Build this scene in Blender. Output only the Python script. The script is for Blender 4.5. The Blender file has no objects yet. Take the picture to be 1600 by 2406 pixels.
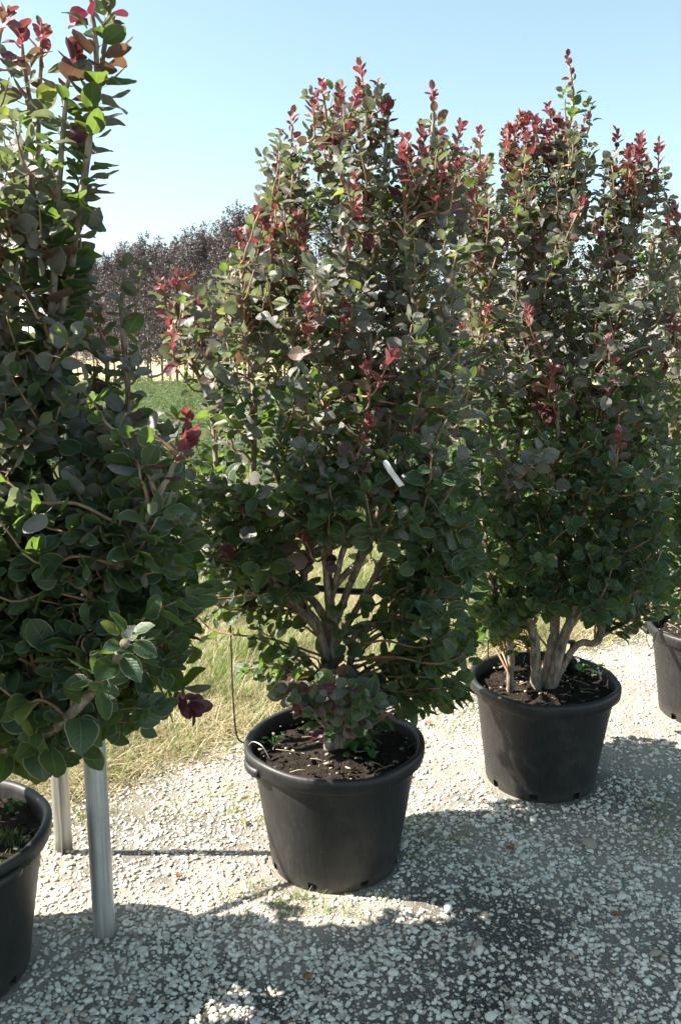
import bpy, math, random
import numpy as np
from mathutils import Vector, Matrix, noise as mnoise

R = math.radians
rng = np.random.default_rng(11)
random.seed(11)
SC = bpy.context.scene
COL = SC.collection

# ------------------------------------------------------------------ camera
CAM_H = 1.71
PITCH = 10.5
FPX = 2000.0            # focal length in pixels of the 1600 x 2406 photograph
cam_d = bpy.data.cameras.new('camera')
cam = bpy.data.objects.new('camera', cam_d)
COL.objects.link(cam)
cam.location = (0, 0, CAM_H)
cam.rotation_euler = (R(90 - PITCH), 0, 0)
cam_d.sensor_fit = 'VERTICAL'
cam_d.sensor_height = 36.0
cam_d.lens = FPX / 2406 * 36.0
cam_d.clip_start = 0.05
cam_d.clip_end = 2000
SC.camera = cam

# ------------------------------------------------------------------ light
SUN_EL = 42.0
SUN_DIR = Vector((1.0, -0.005, 0)).normalized()          # the way shadows fall on the ground
w = bpy.data.worlds.new('World'); SC.world = w; w.use_nodes = True
nt = w.node_tree; nt.nodes.clear()
sky = nt.nodes.new('ShaderNodeTexSky'); sky.sky_type = 'NISHITA'; sky.sun_disc = False
sky.sun_elevation = R(SUN_EL)
sun_from = -SUN_DIR                                       # horizontal direction towards the sun
sky.sun_rotation = math.atan2(sun_from.x, sun_from.y)
sky.altitude = 50; sky.air_density = 1.0; sky.dust_density = 1.2; sky.ozone_density = 0.7
bgn = nt.nodes.new('ShaderNodeBackground'); bgn.inputs['Strength'].default_value = 0.066
wo = nt.nodes.new('ShaderNodeOutputWorld')
hs_n = nt.nodes.new('ShaderNodeHueSaturation'); hs_n.inputs['Saturation'].default_value = .80; hs_n.inputs['Value'].default_value = 1.0; hs_n.inputs['Hue'].default_value = .466
nt.links.new(sky.outputs[0], hs_n.inputs['Color']); nt.links.new(hs_n.outputs[0], bgn.inputs[0]); nt.links.new(bgn.outputs[0], wo.inputs[0])
sd = bpy.data.lights.new('sun', 'SUN'); sd.energy = 5.0; sd.angle = R(0.53); sd.color = (1.0, 0.93, 0.82)
sun = bpy.data.objects.new('sun', sd); COL.objects.link(sun)
ldir = Vector((SUN_DIR.x * math.cos(R(SUN_EL)), SUN_DIR.y * math.cos(R(SUN_EL)), -math.sin(R(SUN_EL))))
sun.rotation_euler = ldir.to_track_quat('-Z', 'Y').to_euler()
sun.location = (-6, 4, 8)
SC.view_settings.view_transform = 'Standard'
SC.view_settings.look = 'None'
SC.view_settings.exposure = 1.95
SC.view_settings.gamma = 1.0
SC.view_settings.use_curve_mapping = False
SC.render.engine = 'CYCLES'
SC.cycles.max_bounces = 8
SC.cycles.transparent_max_bounces = 8
SC.cycles.use_denoising = True

# ------------------------------------------------------------------ helpers
CP, SP = math.cos(R(PITCH)), math.sin(R(PITCH))

def at_Y(x, y, Y):
    """world point seen at photo pixel (x, y) at distance Y in front of the camera"""
    u = (x - 800) / FPX; v = (y - 1203) / FPX
    z = Y / (CP - v * SP)
    return np.array((u * z, Y, CAM_H - z * (SP + v * CP)))

def at_ground(x, y, h=0.0):
    u = (x - 800) / FPX; v = (y - 1203) / FPX
    z = (CAM_H - h) / (SP + v * CP)
    return np.array((u * z, z * (CP - v * SP), h))

def project(P):
    P = np.asarray(P); X, Y, Z = P[..., 0], P[..., 1], P[..., 2] - CAM_H
    z = Y * CP - Z * SP
    return 800 + FPX * X / z, 1203 + FPX * (-Y * SP - Z * CP) / z, z

def tag(o, label=None, cat=None, group=None, kind=None):
    if label: o['label'] = label
    if cat: o['category'] = cat
    if group: o['group'] = group
    if kind: o['kind'] = kind
    return o

def empty(name, loc, label, cat, group=None, rz=0):
    o = bpy.data.objects.new(name, None); COL.objects.link(o)
    o.location = loc; o.rotation_euler = (0, 0, rz); o.empty_display_size = 0.1
    return tag(o, label, cat, group)

def mesh_np(name, V, F, mats, midx=None, uv=None, smooth=True):
    """F: (n, k) array of faces, all of k corners"""
    V = np.asarray(V, dtype=np.float32); F = np.asarray(F, dtype=np.int32)
    me = bpy.data.meshes.new(name)
    n, k = F.shape
    me.vertices.add(len(V)); me.vertices.foreach_set('co', V.ravel())
    me.loops.add(n * k); me.loops.foreach_set('vertex_index', F.ravel())
    me.polygons.add(n)
    me.polygons.foreach_set('loop_start', np.arange(n, dtype=np.int32) * k)
    me.polygons.foreach_set('loop_total', np.full(n, k, dtype=np.int32))
    if midx is not None: me.polygons.foreach_set('material_index', np.asarray(midx, dtype=np.int32))
    if smooth: me.polygons.foreach_set('use_smooth', np.ones(n, dtype=bool))
    if uv is not None:
        l = me.uv_layers.new(name='UVMap')
        l.data.foreach_set('uv', np.asarray(uv, dtype=np.float32)[F.ravel()].ravel())
    for m in mats: me.materials.append(m)
    me.update(calc_edges=True); me.validate()
    return me

def link(name, me, parent=None, kind=None, loc=None):
    o = bpy.data.objects.new(name, me); COL.objects.link(o)
    if parent is not None: o.parent = parent
    if loc is not None: o.location = loc
    if kind: o['kind'] = kind
    return o

def smooth_path(P, n):
    """Catmull-Rom through P, n samples"""
    P = np.asarray(P, float)
    if len(P) == 2:
        t = np.linspace(0, 1, n)[:, None]; return P[0] * (1 - t) + P[1] * t
    Q = np.vstack([2 * P[0] - P[1], P, 2 * P[-1] - P[-2]])
    T = np.linspace(0, len(P) - 1 - 1e-6, n); out = []
    for t in T:
        i = int(t); f = t - i
        p0, p1, p2, p3 = Q[i], Q[i + 1], Q[i + 2], Q[i + 3]
        out.append(.5 * ((2 * p1) + (-p0 + p2) * f + (2 * p0 - 5 * p1 + 4 * p2 - p3) * f * f + (-p0 + 3 * p1 - 3 * p2 + p3) * f ** 3))
    return np.array(out)

def tube(P, r0, r1, sides=6, cap=True, wob=0.0, prof=None):
    """quads (degenerate free) of a tapered tube along P"""
    P = np.asarray(P, float); n = len(P)
    T = np.gradient(P, axis=0); T /= np.linalg.norm(T, axis=1)[:, None] + 1e-9
    ref = np.array((0.13, 0.97, 0.2)) if abs(T[0][2]) > .5 else np.array((0, 0, 1.))
    V = []
    N = np.cross(T[0], ref); N /= np.linalg.norm(N)
    for i in range(n):
        N = N - T[i] * N.dot(T[i]); N /= np.linalg.norm(N) + 1e-9
        B = np.cross(T[i], N)
        r = r0 + (r1 - r0) * (i / (n - 1)) if prof is None else prof[i]
        for k in range(sides):
            a = 2 * math.pi * k / sides
            rr = r * (1 + (wob * (rng.random() - .5) if wob else 0))
            V.append(P[i] + (N * math.cos(a) + B * math.sin(a)) * rr)
    F = []
    for i in range(n - 1):
        for k in range(sides):
            a = i * sides + k; b = i * sides + (k + 1) % sides
            F.append((a, b, b + sides, a + sides))
    V = np.array(V)
    if cap:
        for e, base in ((0, 0), (n - 1, (n - 1) * sides)):
            ring = [base + k for k in range(sides)]
            if e == 0: ring = ring[::-1]
            for k in range(1, sides - 2, 2):
                F.append((ring[0], ring[k], ring[k + 1], ring[k + 2]))
    return V, np.array(F)

class Join:
    def __init__(s): s.V = []; s.F = []; s.M = []; s.n = 0
    def add(s, V, F, m=0):
        s.V.append(np.asarray(V)); s.F.append(np.asarray(F) + s.n); s.M.append(np.full(len(F), m)); s.n += len(V)
    def mesh(s, name, mats, smooth=True, off=(0, 0, 0)):
        return mesh_np(name, np.vstack(s.V) - np.asarray(off), np.vstack(s.F), mats, np.concatenate(s.M), smooth=smooth)

def box(c, d, rz=0):
    x, y, z = [q / 2 for q in d]
    V = np.array([(-x, -y, -z), (x, -y, -z), (x, y, -z), (-x, y, -z), (-x, -y, z), (x, -y, z), (x, y, z), (-x, y, z)])
    if rz:
        cc, ss = math.cos(rz), math.sin(rz); V = np.c_[V[:, 0] * cc - V[:, 1] * ss, V[:, 0] * ss + V[:, 1] * cc, V[:, 2]]
    return V + np.asarray(c), np.array([(0, 3, 2, 1), (4, 5, 6, 7), (0, 1, 5, 4), (1, 2, 6, 5), (2, 3, 7, 6), (3, 0, 4, 7)])

# ------------------------------------------------------------------ materials
class NT:
    def __init__(s, name):
        s.m = bpy.data.materials.new(name); s.m.use_nodes = True
        s.t = s.m.node_tree; s.t.nodes.clear(); s.out = s.n('ShaderNodeOutputMaterial')
    def n(s, ty, **kw):
        nd = s.t.nodes.new(ty)
        for k, v in kw.items():
            if hasattr(nd, k) and k not in nd.inputs: setattr(nd, k, v)
            else: nd.inputs[k].default_value = v
        return nd
    def l(s, a, b): s.t.links.new(a, b)
    def math(s, op, a, b=None, c=None, clamp=False):
        nd = s.t.nodes.new('ShaderNodeMath'); nd.operation = op; nd.use_clamp = clamp
        for i, q in enumerate((a, b, c)):
            if q is None: continue
            if isinstance(q, (int, float)): nd.inputs[i].default_value = q
            else: s.l(q, nd.inputs[i])
        return nd.outputs[0]
    def mix(s, f, a, b):
        nd = s.t.nodes.new('ShaderNodeMix'); nd.data_type = 'RGBA'
        for sock, q in ((nd.inputs[0], f), (nd.inputs[6], a), (nd.inputs[7], b)):
            if isinstance(q, (int, float)): sock.default_value = q
            elif isinstance(q, tuple): sock.default_value = (*q, 1) if len(q) == 3 else q
            else: s.l(q, sock)
        return nd.outputs[2]
    def noise(s, vec, scale, detail=3, rough=.55):
        nd = s.n('ShaderNodeTexNoise'); nd.inputs['Scale'].default_value = scale
        nd.inputs['Detail'].default_value = detail; nd.inputs['Roughness'].default_value = rough
        if vec is not None: s.l(vec, nd.inputs['Vector'])
        return nd.outputs['Fac']
    def ramp(s, f, stops):
        nd = s.n('ShaderNodeValToRGB'); s.l(f, nd.inputs[0]); e = nd.color_ramp.elements
        while len(e) < len(stops): e.new(.5)
        for q, (p, c) in zip(e, stops): q.position = p; q.color = (*c, 1)
        return nd.outputs[0]
    def sstep(s, v, a, b):
        nd = s.n('ShaderNodeMapRange'); nd.interpolation_type = 'SMOOTHSTEP'
        s.l(v, nd.inputs[0]); nd.inputs[1].default_value = a; nd.inputs[2].default_value = b
        return nd.outputs[0]
    def bump(s, h, strength, dist=.01):
        nd = s.n('ShaderNodeBump'); nd.inputs['Strength'].default_value = strength; nd.inputs['Distance'].default_value = dist
        s.l(h, nd.inputs['Height']); return nd.outputs[0]
    def principled(s, col, rough=.6, metal=0, spec=.5, normal=None):
        p = s.n('ShaderNodeBsdfPrincipled')
        for k, q in (('Base Color', col), ('Roughness', rough), ('Metallic', metal), ('Specular IOR Level', spec)):
            if isinstance(q, (int, float)): p.inputs[k].default_value = q
            elif isinstance(q, tuple): p.inputs[k].default_value = (*q, 1)
            else: s.l(q, p.inputs[k])
        if normal is not None: s.l(normal, p.inputs['Normal'])
        return p
    def done(s, sh): s.l(sh, s.out.inputs[0]); return s.m

def leaf_material(name, lo, hi, trans, vein, margin, tfac=.38, rough=.43, spec=.5):
    q = NT(name)
    pos = q.n('ShaderNodeNewGeometry').outputs['Position']
    uv = q.n('ShaderNodeUVMap').outputs[0]
    sx = q.n('ShaderNodeSeparateXYZ'); q.l(uv, sx.inputs[0])
    u, v = sx.outputs[0], sx.outputs[1]
    au = q.math('ABSOLUTE', q.math('SUBTRACT', u, .5))
    nz = q.noise(pos, 17, 2); nz2 = q.noise(pos, 190, 2)
    f = q.sstep(nz, .36, .64)
    base = q.mix(f, lo, hi)
    base = q.mix(q.math('MULTIPLY', q.sstep(nz2, .35, .75), .35), base, tuple(c * 1.5 for c in hi))
    # side veins leave the midrib at an angle
    ph = q.math('SUBTRACT', q.math('MULTIPLY', v, 8.0), q.math('MULTIPLY', au, 5.0))
    fr = q.math('ABSOLUTE', q.math('SUBTRACT', q.math('FRACT', ph), .5))
    side = q.math('SUBTRACT', 1.0, q.sstep(fr, .0, .12))
    rib = q.math('SUBTRACT', 1.0, q.sstep(au, .006, .03))
    vm = q.math('MAXIMUM', q.math('MULTIPLY', side, .22), rib)
    base = q.mix(q.math('MULTIPLY', vm, .5), base, vein)
    edge = q.math('MULTIPLY', q.sstep(q.math('ADD', au, q.math('MULTIPLY', nz2, .05)), .462, .505), .72)
    base = q.mix(edge, base, margin)
    base = q.mix(q.math('MULTIPLY', q.sstep(q.noise(pos, 75, 2), .69, .74), .7), base, (.16, .09, .045))
    bump = q.bump(q.math('ADD', q.math('MULTIPLY', fr, 1.0), nz2), .30, .003)
    p = q.principled(base, rough, 0, spec, bump)
    p.inputs['Coat Weight'].default_value = 0.0
    tr = q.n('ShaderNodeBsdfTranslucent')
    tcol = q.mix(q.math('MULTIPLY', vm, .55), q.mix(f, trans, tuple(c * .7 for c in trans)), tuple(c * 1.5 for c in trans))
    q.l(tcol, tr.inputs[0])
    ms = q.n('ShaderNodeMixShader'); ms.inputs[0].default_value = tfac
    q.l(p.outputs[0], ms.inputs[1]); q.l(tr.outputs[0], ms.inputs[2])
    return q.done(ms.outputs[0])

M = {}
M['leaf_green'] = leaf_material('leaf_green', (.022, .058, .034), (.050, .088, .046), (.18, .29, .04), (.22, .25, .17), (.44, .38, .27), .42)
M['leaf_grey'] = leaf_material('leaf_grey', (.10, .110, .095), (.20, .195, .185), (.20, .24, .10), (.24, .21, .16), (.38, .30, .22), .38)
M['leaf_red'] = leaf_material('leaf_red', (.16, .052, .064), (.26, .11, .11), (.34, .075, .075), (.42, .17, .16), (.42, .18, .16), .34)
M['leaf_purple'] = leaf_material('leaf_purple', (.050, .022, .036), (.10, .036, .050), (.22, .03, .06), (.20, .09, .10), (.26, .12, .12), .3)
M['leaf_bronze'] = leaf_material('leaf_bronze', (.085, .060, .052), (.15, .095, .085), (.22, .12, .06), (.26, .17, .14), (.34, .22, .17), .32)
M['leaf_lime'] = leaf_material('leaf_lime', (.085, .12, .035), (.13, .16, .055), (.30, .36, .06), (.28, .29, .12), (.40, .32, .14), .40)
LEAF_MATS = [M['leaf_green'], M['leaf_grey'], M['leaf_red'], M['leaf_purple'], M['leaf_lime'], M['leaf_bronze']]
GREEN, GREY, RED, PURPLE, LIME, BRONZE = range(6)

def bark():
    q = NT('bark'); tc = q.n('ShaderNodeTexCoord').outputs['Object']
    mp = q.n('ShaderNodeMapping'); mp.inputs['Scale'].default_value = (1, 1, .35); q.l(tc, mp.inputs[0])
    n1 = q.noise(mp.outputs[0], 60, 4); n2 = q.noise(tc, 14, 3)
    c = q.ramp(n1, [(.3, (.085, .065, .050)), (.5, (.23, .185, .145)), (.7, (.37, .32, .26))])
    c = q.mix(q.math('MULTIPLY', q.sstep(n2, .5, .7), .5), c, (.12, .075, .05))
    return q.done(q.principled(c, .8, 0, .3, q.bump(n1, .6, .004)).outputs[0])
M['bark'] = bark()
def twigm():
    q = NT('twig'); tc = q.n('ShaderNodeTexCoord').outputs['Object']
    c = q.ramp(q.noise(tc, 20, 3), [(.35, (.15, .085, .05)), (.65, (.33, .20, .12))])
    return q.done(q.principled(c, .6, 0, .4).outputs[0])
M['twig'] = twigm()

def plastic():
    q = NT('pot_plastic'); tc = q.n('ShaderNodeTexCoord').outputs['Object']
    mp = q.n('ShaderNodeMapping'); mp.inputs['Scale'].default_value = (1, 1, .12); q.l(tc, mp.inputs[0])
    n1 = q.noise(mp.outputs[0], 90, 3); n2 = q.noise(tc, 5, 5, .7); n3 = q.noise(tc, 420, 2); n4 = q.noise(tc, 34, 4, .7)
    sx = q.n('ShaderNodeSeparateXYZ'); q.l(tc, sx.inputs[0])
    c = q.mix(q.sstep(n1, .35, .7), (.009, .0092, .010), (.017, .017, .017))
    c = q.mix(q.math('MULTIPLY', q.sstep(n2, .50, .72), .5), c, (.050, .046, .040))
    low = q.math('SUBTRACT', 1.0, q.sstep(q.math('ADD', sx.outputs[2], q.math('MULTIPLY', n4, .09)), .03, .12))
    c = q.mix(q.math('MULTIPLY', low, .5), c, (.085, .078, .066))
    sp = q.sstep(q.noise(tc, 150, 2), .70, .74)
    c = q.mix(q.math('MULTIPLY', sp, .5), c, (.15, .14, .12))
    r = q.math('ADD', q.math('MULTIPLY', n2, .25), .40)
    return q.done(q.principled(c, r, 0, .5, q.bump(q.math('ADD', n3, n1), .22, .0015)).outputs[0])
M['plastic'] = plastic()

def simple(name, col, rough=.5, metal=0, spec=.5, var=.25, scale=30, bump=.0):
    q = NT(name); tc = q.n('ShaderNodeTexCoord').outputs['Object']
    n = q.noise(tc, scale, 4)
    c = q.mix(q.sstep(n, .3, .7), tuple(x * (1 - var) for x in col), tuple(min(1, x * (1 + var)) for x in col))
    return q.done(q.principled(c, rough, metal, spec, q.bump(n, bump, .003) if bump else None).outputs[0])
M['rubber'] = simple('black_rubber', (.016, .016, .018), .45)
M['white'] = simple('white_plastic', (.80, .80, .80), .35, var=.05)
M['wire'] = simple('wire', (.42, .42, .40), .35, .8, var=.1)

def galv():
    q = NT('galvanised'); tc = q.n('ShaderNodeTexCoord').outputs['Object']
    mp = q.n('ShaderNodeMapping'); mp.inputs['Scale'].default_value = (1, 1, .03); q.l(tc, mp.inputs[0])
    n1 = q.noise(mp.outputs[0], 120, 3); n2 = q.noise(tc, 9, 5, .7); n3 = q.noise(tc, 55, 3, .6)
    c = q.mix(q.sstep(n1, .3, .7), (.36, .37, .37), (.55, .55, .54))
    c = q.mix(q.math('MULTIPLY', q.sstep(n2, .5, .75), .5), c, (.30, .28, .24))
    c = q.mix(q.math('MULTIPLY', q.sstep(n3, .62, .72), .35), c, (.62, .62, .60))
    sx = q.n('ShaderNodeSeparateXYZ'); q.l(tc, sx.inputs[0])
    low = q.math('SUBTRACT', 1.0, q.sstep(q.math('ADD', sx.outputs[2], q.math('MULTIPLY', n2, .08)), .03, .12))
    c = q.mix(q.math('MULTIPLY', low, .5), c, (.20, .17, .13))
    return q.done(q.principled(c, q.math('ADD', q.math('MULTIPLY', n2, .25), .35), .55, .5, q.bump(n2, .15, .002)).outputs[0])
M['galv'] = galv()

def soil():
    q = NT('soil'); tc = q.n('ShaderNodeTexCoord').outputs['Object']
    n1 = q.noise(tc, 45, 5, .7); n2 = q.noise(tc, 160, 3)
    c = q.ramp(n1, [(.3, (.012, .009, .007)), (.55, (.035, .025, .019)), (.75, (.075, .056, .042))])
    return q.done(q.principled(c, .95, 0, .2, q.bump(q.math('ADD', n1, n2), 1.0, .02)).outputs[0])
M['soil'] = soil()

def gravel_ground():
    q = NT('gravel_ground'); pos = q.n('ShaderNodeNewGeometry').outputs['Position']
    v1 = q.n('ShaderNodeTexVoronoi'); v1.inputs['Scale'].default_value = 75; q.l(pos, v1.inputs['Vector'])
    v2 = q.n('ShaderNodeTexVoronoi'); v2.inputs['Scale'].default_value = 190; q.l(pos, v2.inputs['Vector'])
    big = q.noise(pos, 1.6, 4); fine = q.noise(pos, 300, 3)
    sc = q.n('ShaderNodeSeparateColor'); q.l(v1.outputs['Color'], sc.inputs[0])
    sc2 = q.n('ShaderNodeSeparateColor'); q.l(v2.outputs['Color'], sc2.inputs[0])
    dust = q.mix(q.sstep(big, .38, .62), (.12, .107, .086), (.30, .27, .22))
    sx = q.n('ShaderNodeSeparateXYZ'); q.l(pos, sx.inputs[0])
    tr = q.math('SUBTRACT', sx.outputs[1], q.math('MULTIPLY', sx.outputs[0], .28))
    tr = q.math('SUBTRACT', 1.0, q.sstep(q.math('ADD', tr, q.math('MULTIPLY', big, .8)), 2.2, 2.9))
    dust = q.mix(tr, dust, q.mix(q.sstep(big, .40, .60), (.045, .041, .036), (.125, .115, .10)))  # compact grey fines, their colour also painted darker to deepen the foreground shade
    st1 = q.math('MULTIPLY', q.math('SUBTRACT', 1.0, q.sstep(v1.outputs['Distance'], .3, .5)), q.sstep(sc.outputs[0], .55, .62))
    st2 = q.math('MULTIPLY', q.math('SUBTRACT', 1.0, q.sstep(v2.outputs['Distance'], .3, .5)), q.sstep(sc2.outputs[0], .45, .5))
    c = q.mix(q.math('MULTIPLY', st2, .75), dust, (.36, .34, .30))
    c = q.mix(q.math('MULTIPLY', st1, .85), c, (.42, .40, .36))
    h = q.math('ADD', q.math('MULTIPLY', st1, 1.0), q.math('ADD', q.math('MULTIPLY', st2, .5), q.math('MULTIPLY', fine, .4)))
    return q.done(q.principled(c, .9, 0, .25, q.bump(h, .8, .006)).outputs[0])
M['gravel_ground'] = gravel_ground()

def stone(name, lo, hi):
    q = NT(name); oi = q.n('ShaderNodeObjectInfo'); tc = q.n('ShaderNodeTexCoord').outputs['Object']
    n = q.noise(tc, 60, 4)
    c = q.mix(oi.outputs['Random'], lo, hi)
    c = q.mix(q.math('MULTIPLY', q.sstep(n, .45, .7), .35), c, tuple(x * .6 for x in lo))
    return q.done(q.principled(c, .85, 0, .3, q.bump(n, .4, .002)).outputs[0])
M['stone_pale'] = stone('stone_pale', (.48, .445, .375), (.82, .78, .68))
M['stone_tan'] = stone('stone_tan', (.30, .25, .19), (.52, .45, .36))

def field():
    q = NT('field_ground'); pos = q.n('ShaderNodeNewGeometry').outputs['Position']
    sx = q.n('ShaderNodeSeparateXYZ'); q.l(pos, sx.inputs[0])
    n1 = q.noise(pos, .9, 5, .65); n2 = q.noise(pos, 12, 5, .7); n3 = q.noise(pos, .15, 3)
    straw = q.mix(n2, (.14, .11, .05), (.34, .28, .15))
    green = q.mix(n2, (.045, .085, .022), (.12, .17, .045))
    near = q.mix(q.sstep(n1, .42, .6), straw, green)
    gfac = q.sstep(q.math('ADD', sx.outputs[1], q.math('MULTIPLY', n1, 3.0)), 7.5, 11.0)
    near = q.mix(q.math('MULTIPLY', gfac, .7), near, green)
    far = q.sstep(q.math('ADD', sx.outputs[1], q.math('MULTIPLY', n3, 12.0)), 44, 50)
    c = q.mix(far, near, q.mix(q.sstep(n3, .4, .6), (.42, .33, .20), (.34, .30, .16)))
    return q.done(q.principled(c, .95, 0, .15, q.bump(n2, .8, .03)).outputs[0])
M['field'] = field()

def blade(name, lo, hi, tr, tf=.35):
    q = NT(name); oi = q.n('ShaderNodeObjectInfo'); pos = q.n('ShaderNodeNewGeometry').outputs['Position']
    c = q.mix(q.noise(pos, 25, 2), q.mix(oi.outputs['Random'], lo, hi), lo)
    p = q.principled(c, .55, 0, .4)
    t = q.n('ShaderNodeBsdfTranslucent'); t.inputs[0].default_value = (*tr, 1)
    ms = q.n('ShaderNodeMixShader'); ms.inputs[0].default_value = tf
    q.l(p.outputs[0], ms.inputs[1]); q.l(t.outputs[0], ms.inputs[2]); return q.done(ms.outputs[0])
M['straw'] = blade('straw', (.36, .29, .17), (.70, .62, .44), (.5, .4, .2), .25)
M['grass'] = blade('grass', (.07, .12, .025), (.15, .21, .05), (.28, .42, .06), .35)
M['weed'] = blade('weed_leaf', (.06, .10, .035), (.13, .17, .07), (.17, .22, .09), .3)
M['tree_leaf'] = blade('tree_leaf', (.050, .052, .050), (.11, .105, .105), (.09, .05, .06), .25)
M['potweed'] = blade('pot_weed_leaf', (.04, .12, .03), (.08, .20, .06), (.12, .4, .08), .4)

# ------------------------------------------------------------------ ground
def edge_y(x):      # where gravel gives way to mown grass
    return float(np.interp(x, [-9, -1.03, -.47, .65, 1.69, 14], [-3.0, 3.16, 3.67, 4.41, 5.06, 12.7])) + .06 * math.sin(x * 3.1) + .05 * math.sin(x * 9.7 + 1) + .03 * math.sin(x * 23)

def grid_sheet(name, x0, x1, y0, y1, nx, ny, hf, mat):
    xs = np.linspace(x0, x1, nx); ys = np.linspace(y0, y1, ny)
    V = [(x, y, hf(x, y)) for y in ys for x in xs]
    i = np.arange(nx - 1); j = np.arange(ny - 1)
    a = (j[:, None] * nx + i[None]).ravel()
    F = np.c_[a, a + 1, a + nx + 1, a + nx]
    return mesh_np(name, V, F, [mat])

g = link('ground', mesh_np('ground', [(-900, -900, 0), (900, -900, 0), (900, 900, 0), (-900, 900, 0)], [(0, 1, 2, 3)], [M['field']], smooth=False), kind='structure')
tag(g, 'open field of dry and green grass stretching to the horizon')

# gravel sheet: strip from the bottom right up to the wavy edge
xs = np.linspace(-9, 14, 231)
V = []; F = []
NR = 24
for x in xs:
    ye = edge_y(x)
    for j in range(NR + 1):
        t = j / NR; V.append((x, -4 + (ye + 4) * t, .004))
for i in range(len(xs) - 1):
    for j in range(NR):
        a = i * (NR + 1) + j; F.append((a, a + NR + 1, a + NR + 2, a + 1))
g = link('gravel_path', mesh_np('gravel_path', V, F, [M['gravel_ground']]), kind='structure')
tag(g, 'pale dusty gravel track the pots stand on')

HIDDEN = {}
def variants(key, meshes):
    c = bpy.data.collections.new(key)
    for i, me in enumerate(meshes):
        o = bpy.data.objects.new(f'{key}_{i:02d}', me); c.objects.link(o)
    HIDDEN[key] = c
    return c

def scatter(name, pts, rots, scl, idx, coll, label, kind='stuff', parent=None):
    me = bpy.data.meshes.new(name)
    me.vertices.add(len(pts)); me.vertices.foreach_set('co', np.asarray(pts, dtype=np.float32).ravel())
    a = me.attributes.new('rot', 'FLOAT_VECTOR', 'POINT'); a.data.foreach_set('vector', np.asarray(rots, dtype=np.float32).ravel())
    a = me.attributes.new('scl', 'FLOAT_VECTOR', 'POINT'); a.data.foreach_set('vector', np.asarray(scl, dtype=np.float32).ravel())
    a = me.attributes.new('idx', 'INT', 'POINT'); a.data.foreach_set('value', np.asarray(idx, dtype=np.int32))
    me.update()
    o = link(name, me, parent, kind); tag(o, label)
    ng = bpy.data.node_groups.new(name + '_nodes', 'GeometryNodeTree')
    ng.interface.new_socket('Geometry', in_out='INPUT', socket_type='NodeSocketGeometry')
    ng.interface.new_socket('Geometry', in_out='OUTPUT', socket_type='NodeSocketGeometry')
    N = ng.nodes; L = ng.links
    gi = N.new('NodeGroupInput'); go = N.new('NodeGroupOutput')
    ci = N.new('GeometryNodeCollectionInfo'); ci.inputs['Collection'].default_value = coll
    ci.inputs['Separate Children'].default_value = True; ci.inputs['Reset Children'].default_value = True
    ip = N.new('GeometryNodeInstanceOnPoints'); ip.inputs['Pick Instance'].default_value = True
    def attr(nm, ty):
        q = N.new('GeometryNodeInputNamedAttribute'); q.data_type = ty; q.inputs['Name'].default_value = nm
        return q.outputs['Attribute']
    er = N.new('FunctionNodeEulerToRotation')
    L.new(gi.outputs[0], ip.inputs['Points']); L.new(ci.outputs[0], ip.inputs['Instance'])
    L.new(attr('idx', 'INT'), ip.inputs['Instance Index'])
    L.new(attr('rot', 'FLOAT_VECTOR'), er.inputs[0]); L.new(er.outputs[0], ip.inputs['Rotation'])
    L.new(attr('scl', 'FLOAT_VECTOR'), ip.inputs['Scale'])
    L.new(ip.outputs[0], go.inputs[0])
    md = o.modifiers.new('scatter', 'NODES'); md.node_group = ng
    return o

# stones: squashed, chipped lumps (sub-divided octahedron, unit radius)
def stone_mesh(seed, mat):
    r = np.random.default_rng(seed)
    V = [(1, 0, 0), (-1, 0, 0), (0, 1, 0), (0, -1, 0), (0, 0, 1), (0, 0, -1)]
    F = [(0, 2, 4), (2, 1, 4), (1, 3, 4), (3, 0, 4), (2, 0, 5), (1, 2, 5), (3, 1, 5), (0, 3, 5)]
    V = [np.array(v, float) for v in V]; mid = {}; F2 = []
    def mp(a, b):
        k = (min(a, b), max(a, b))
        if k not in mid:
            p = V[a] + V[b]; V.append(p / np.linalg.norm(p)); mid[k] = len(V) - 1
        return mid[k]
    for a, b, c in F:
        ab, bc, ca = mp(a, b), mp(b, c), mp(c, a)
        F2 += [(a, ab, ca), (ab, b, bc), (ca, bc, c), (ab, bc, ca)]
    V = np.array(V) * (1 + r.uniform(-.28, .22, (len(V), 1)))
    V *= np.array((1.0, r.uniform(.6, .95), r.uniform(.38, .62)))
    return mesh_np('stone', V, F2, [mat], smooth=False)
stones = variants('stone', [stone_mesh(i, M['stone_tan'] if i in (3, 8) else M['stone_pale']) for i in range(11)])

POTS = {}
def in_pot(x, y, pad=.0):
    for (px, py, r) in POTS.values():
        if (x - px) ** 2 + (y - py) ** 2 < (r + pad) ** 2: return True
    return False
POTS['left'] = (-1.10, 2.12, .235); POTS['mid'] = (-.02, 2.68, .235); POTS['right'] = (.815, 3.24, .235); POTS['far'] = (1.77, 3.88, .235)
POTS['out1'] = (-2.08, 1.55, .235); POTS['out2'] = (-3.2, .85, .235); POTS['out3'] = (2.75, 4.5, .235)

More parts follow.
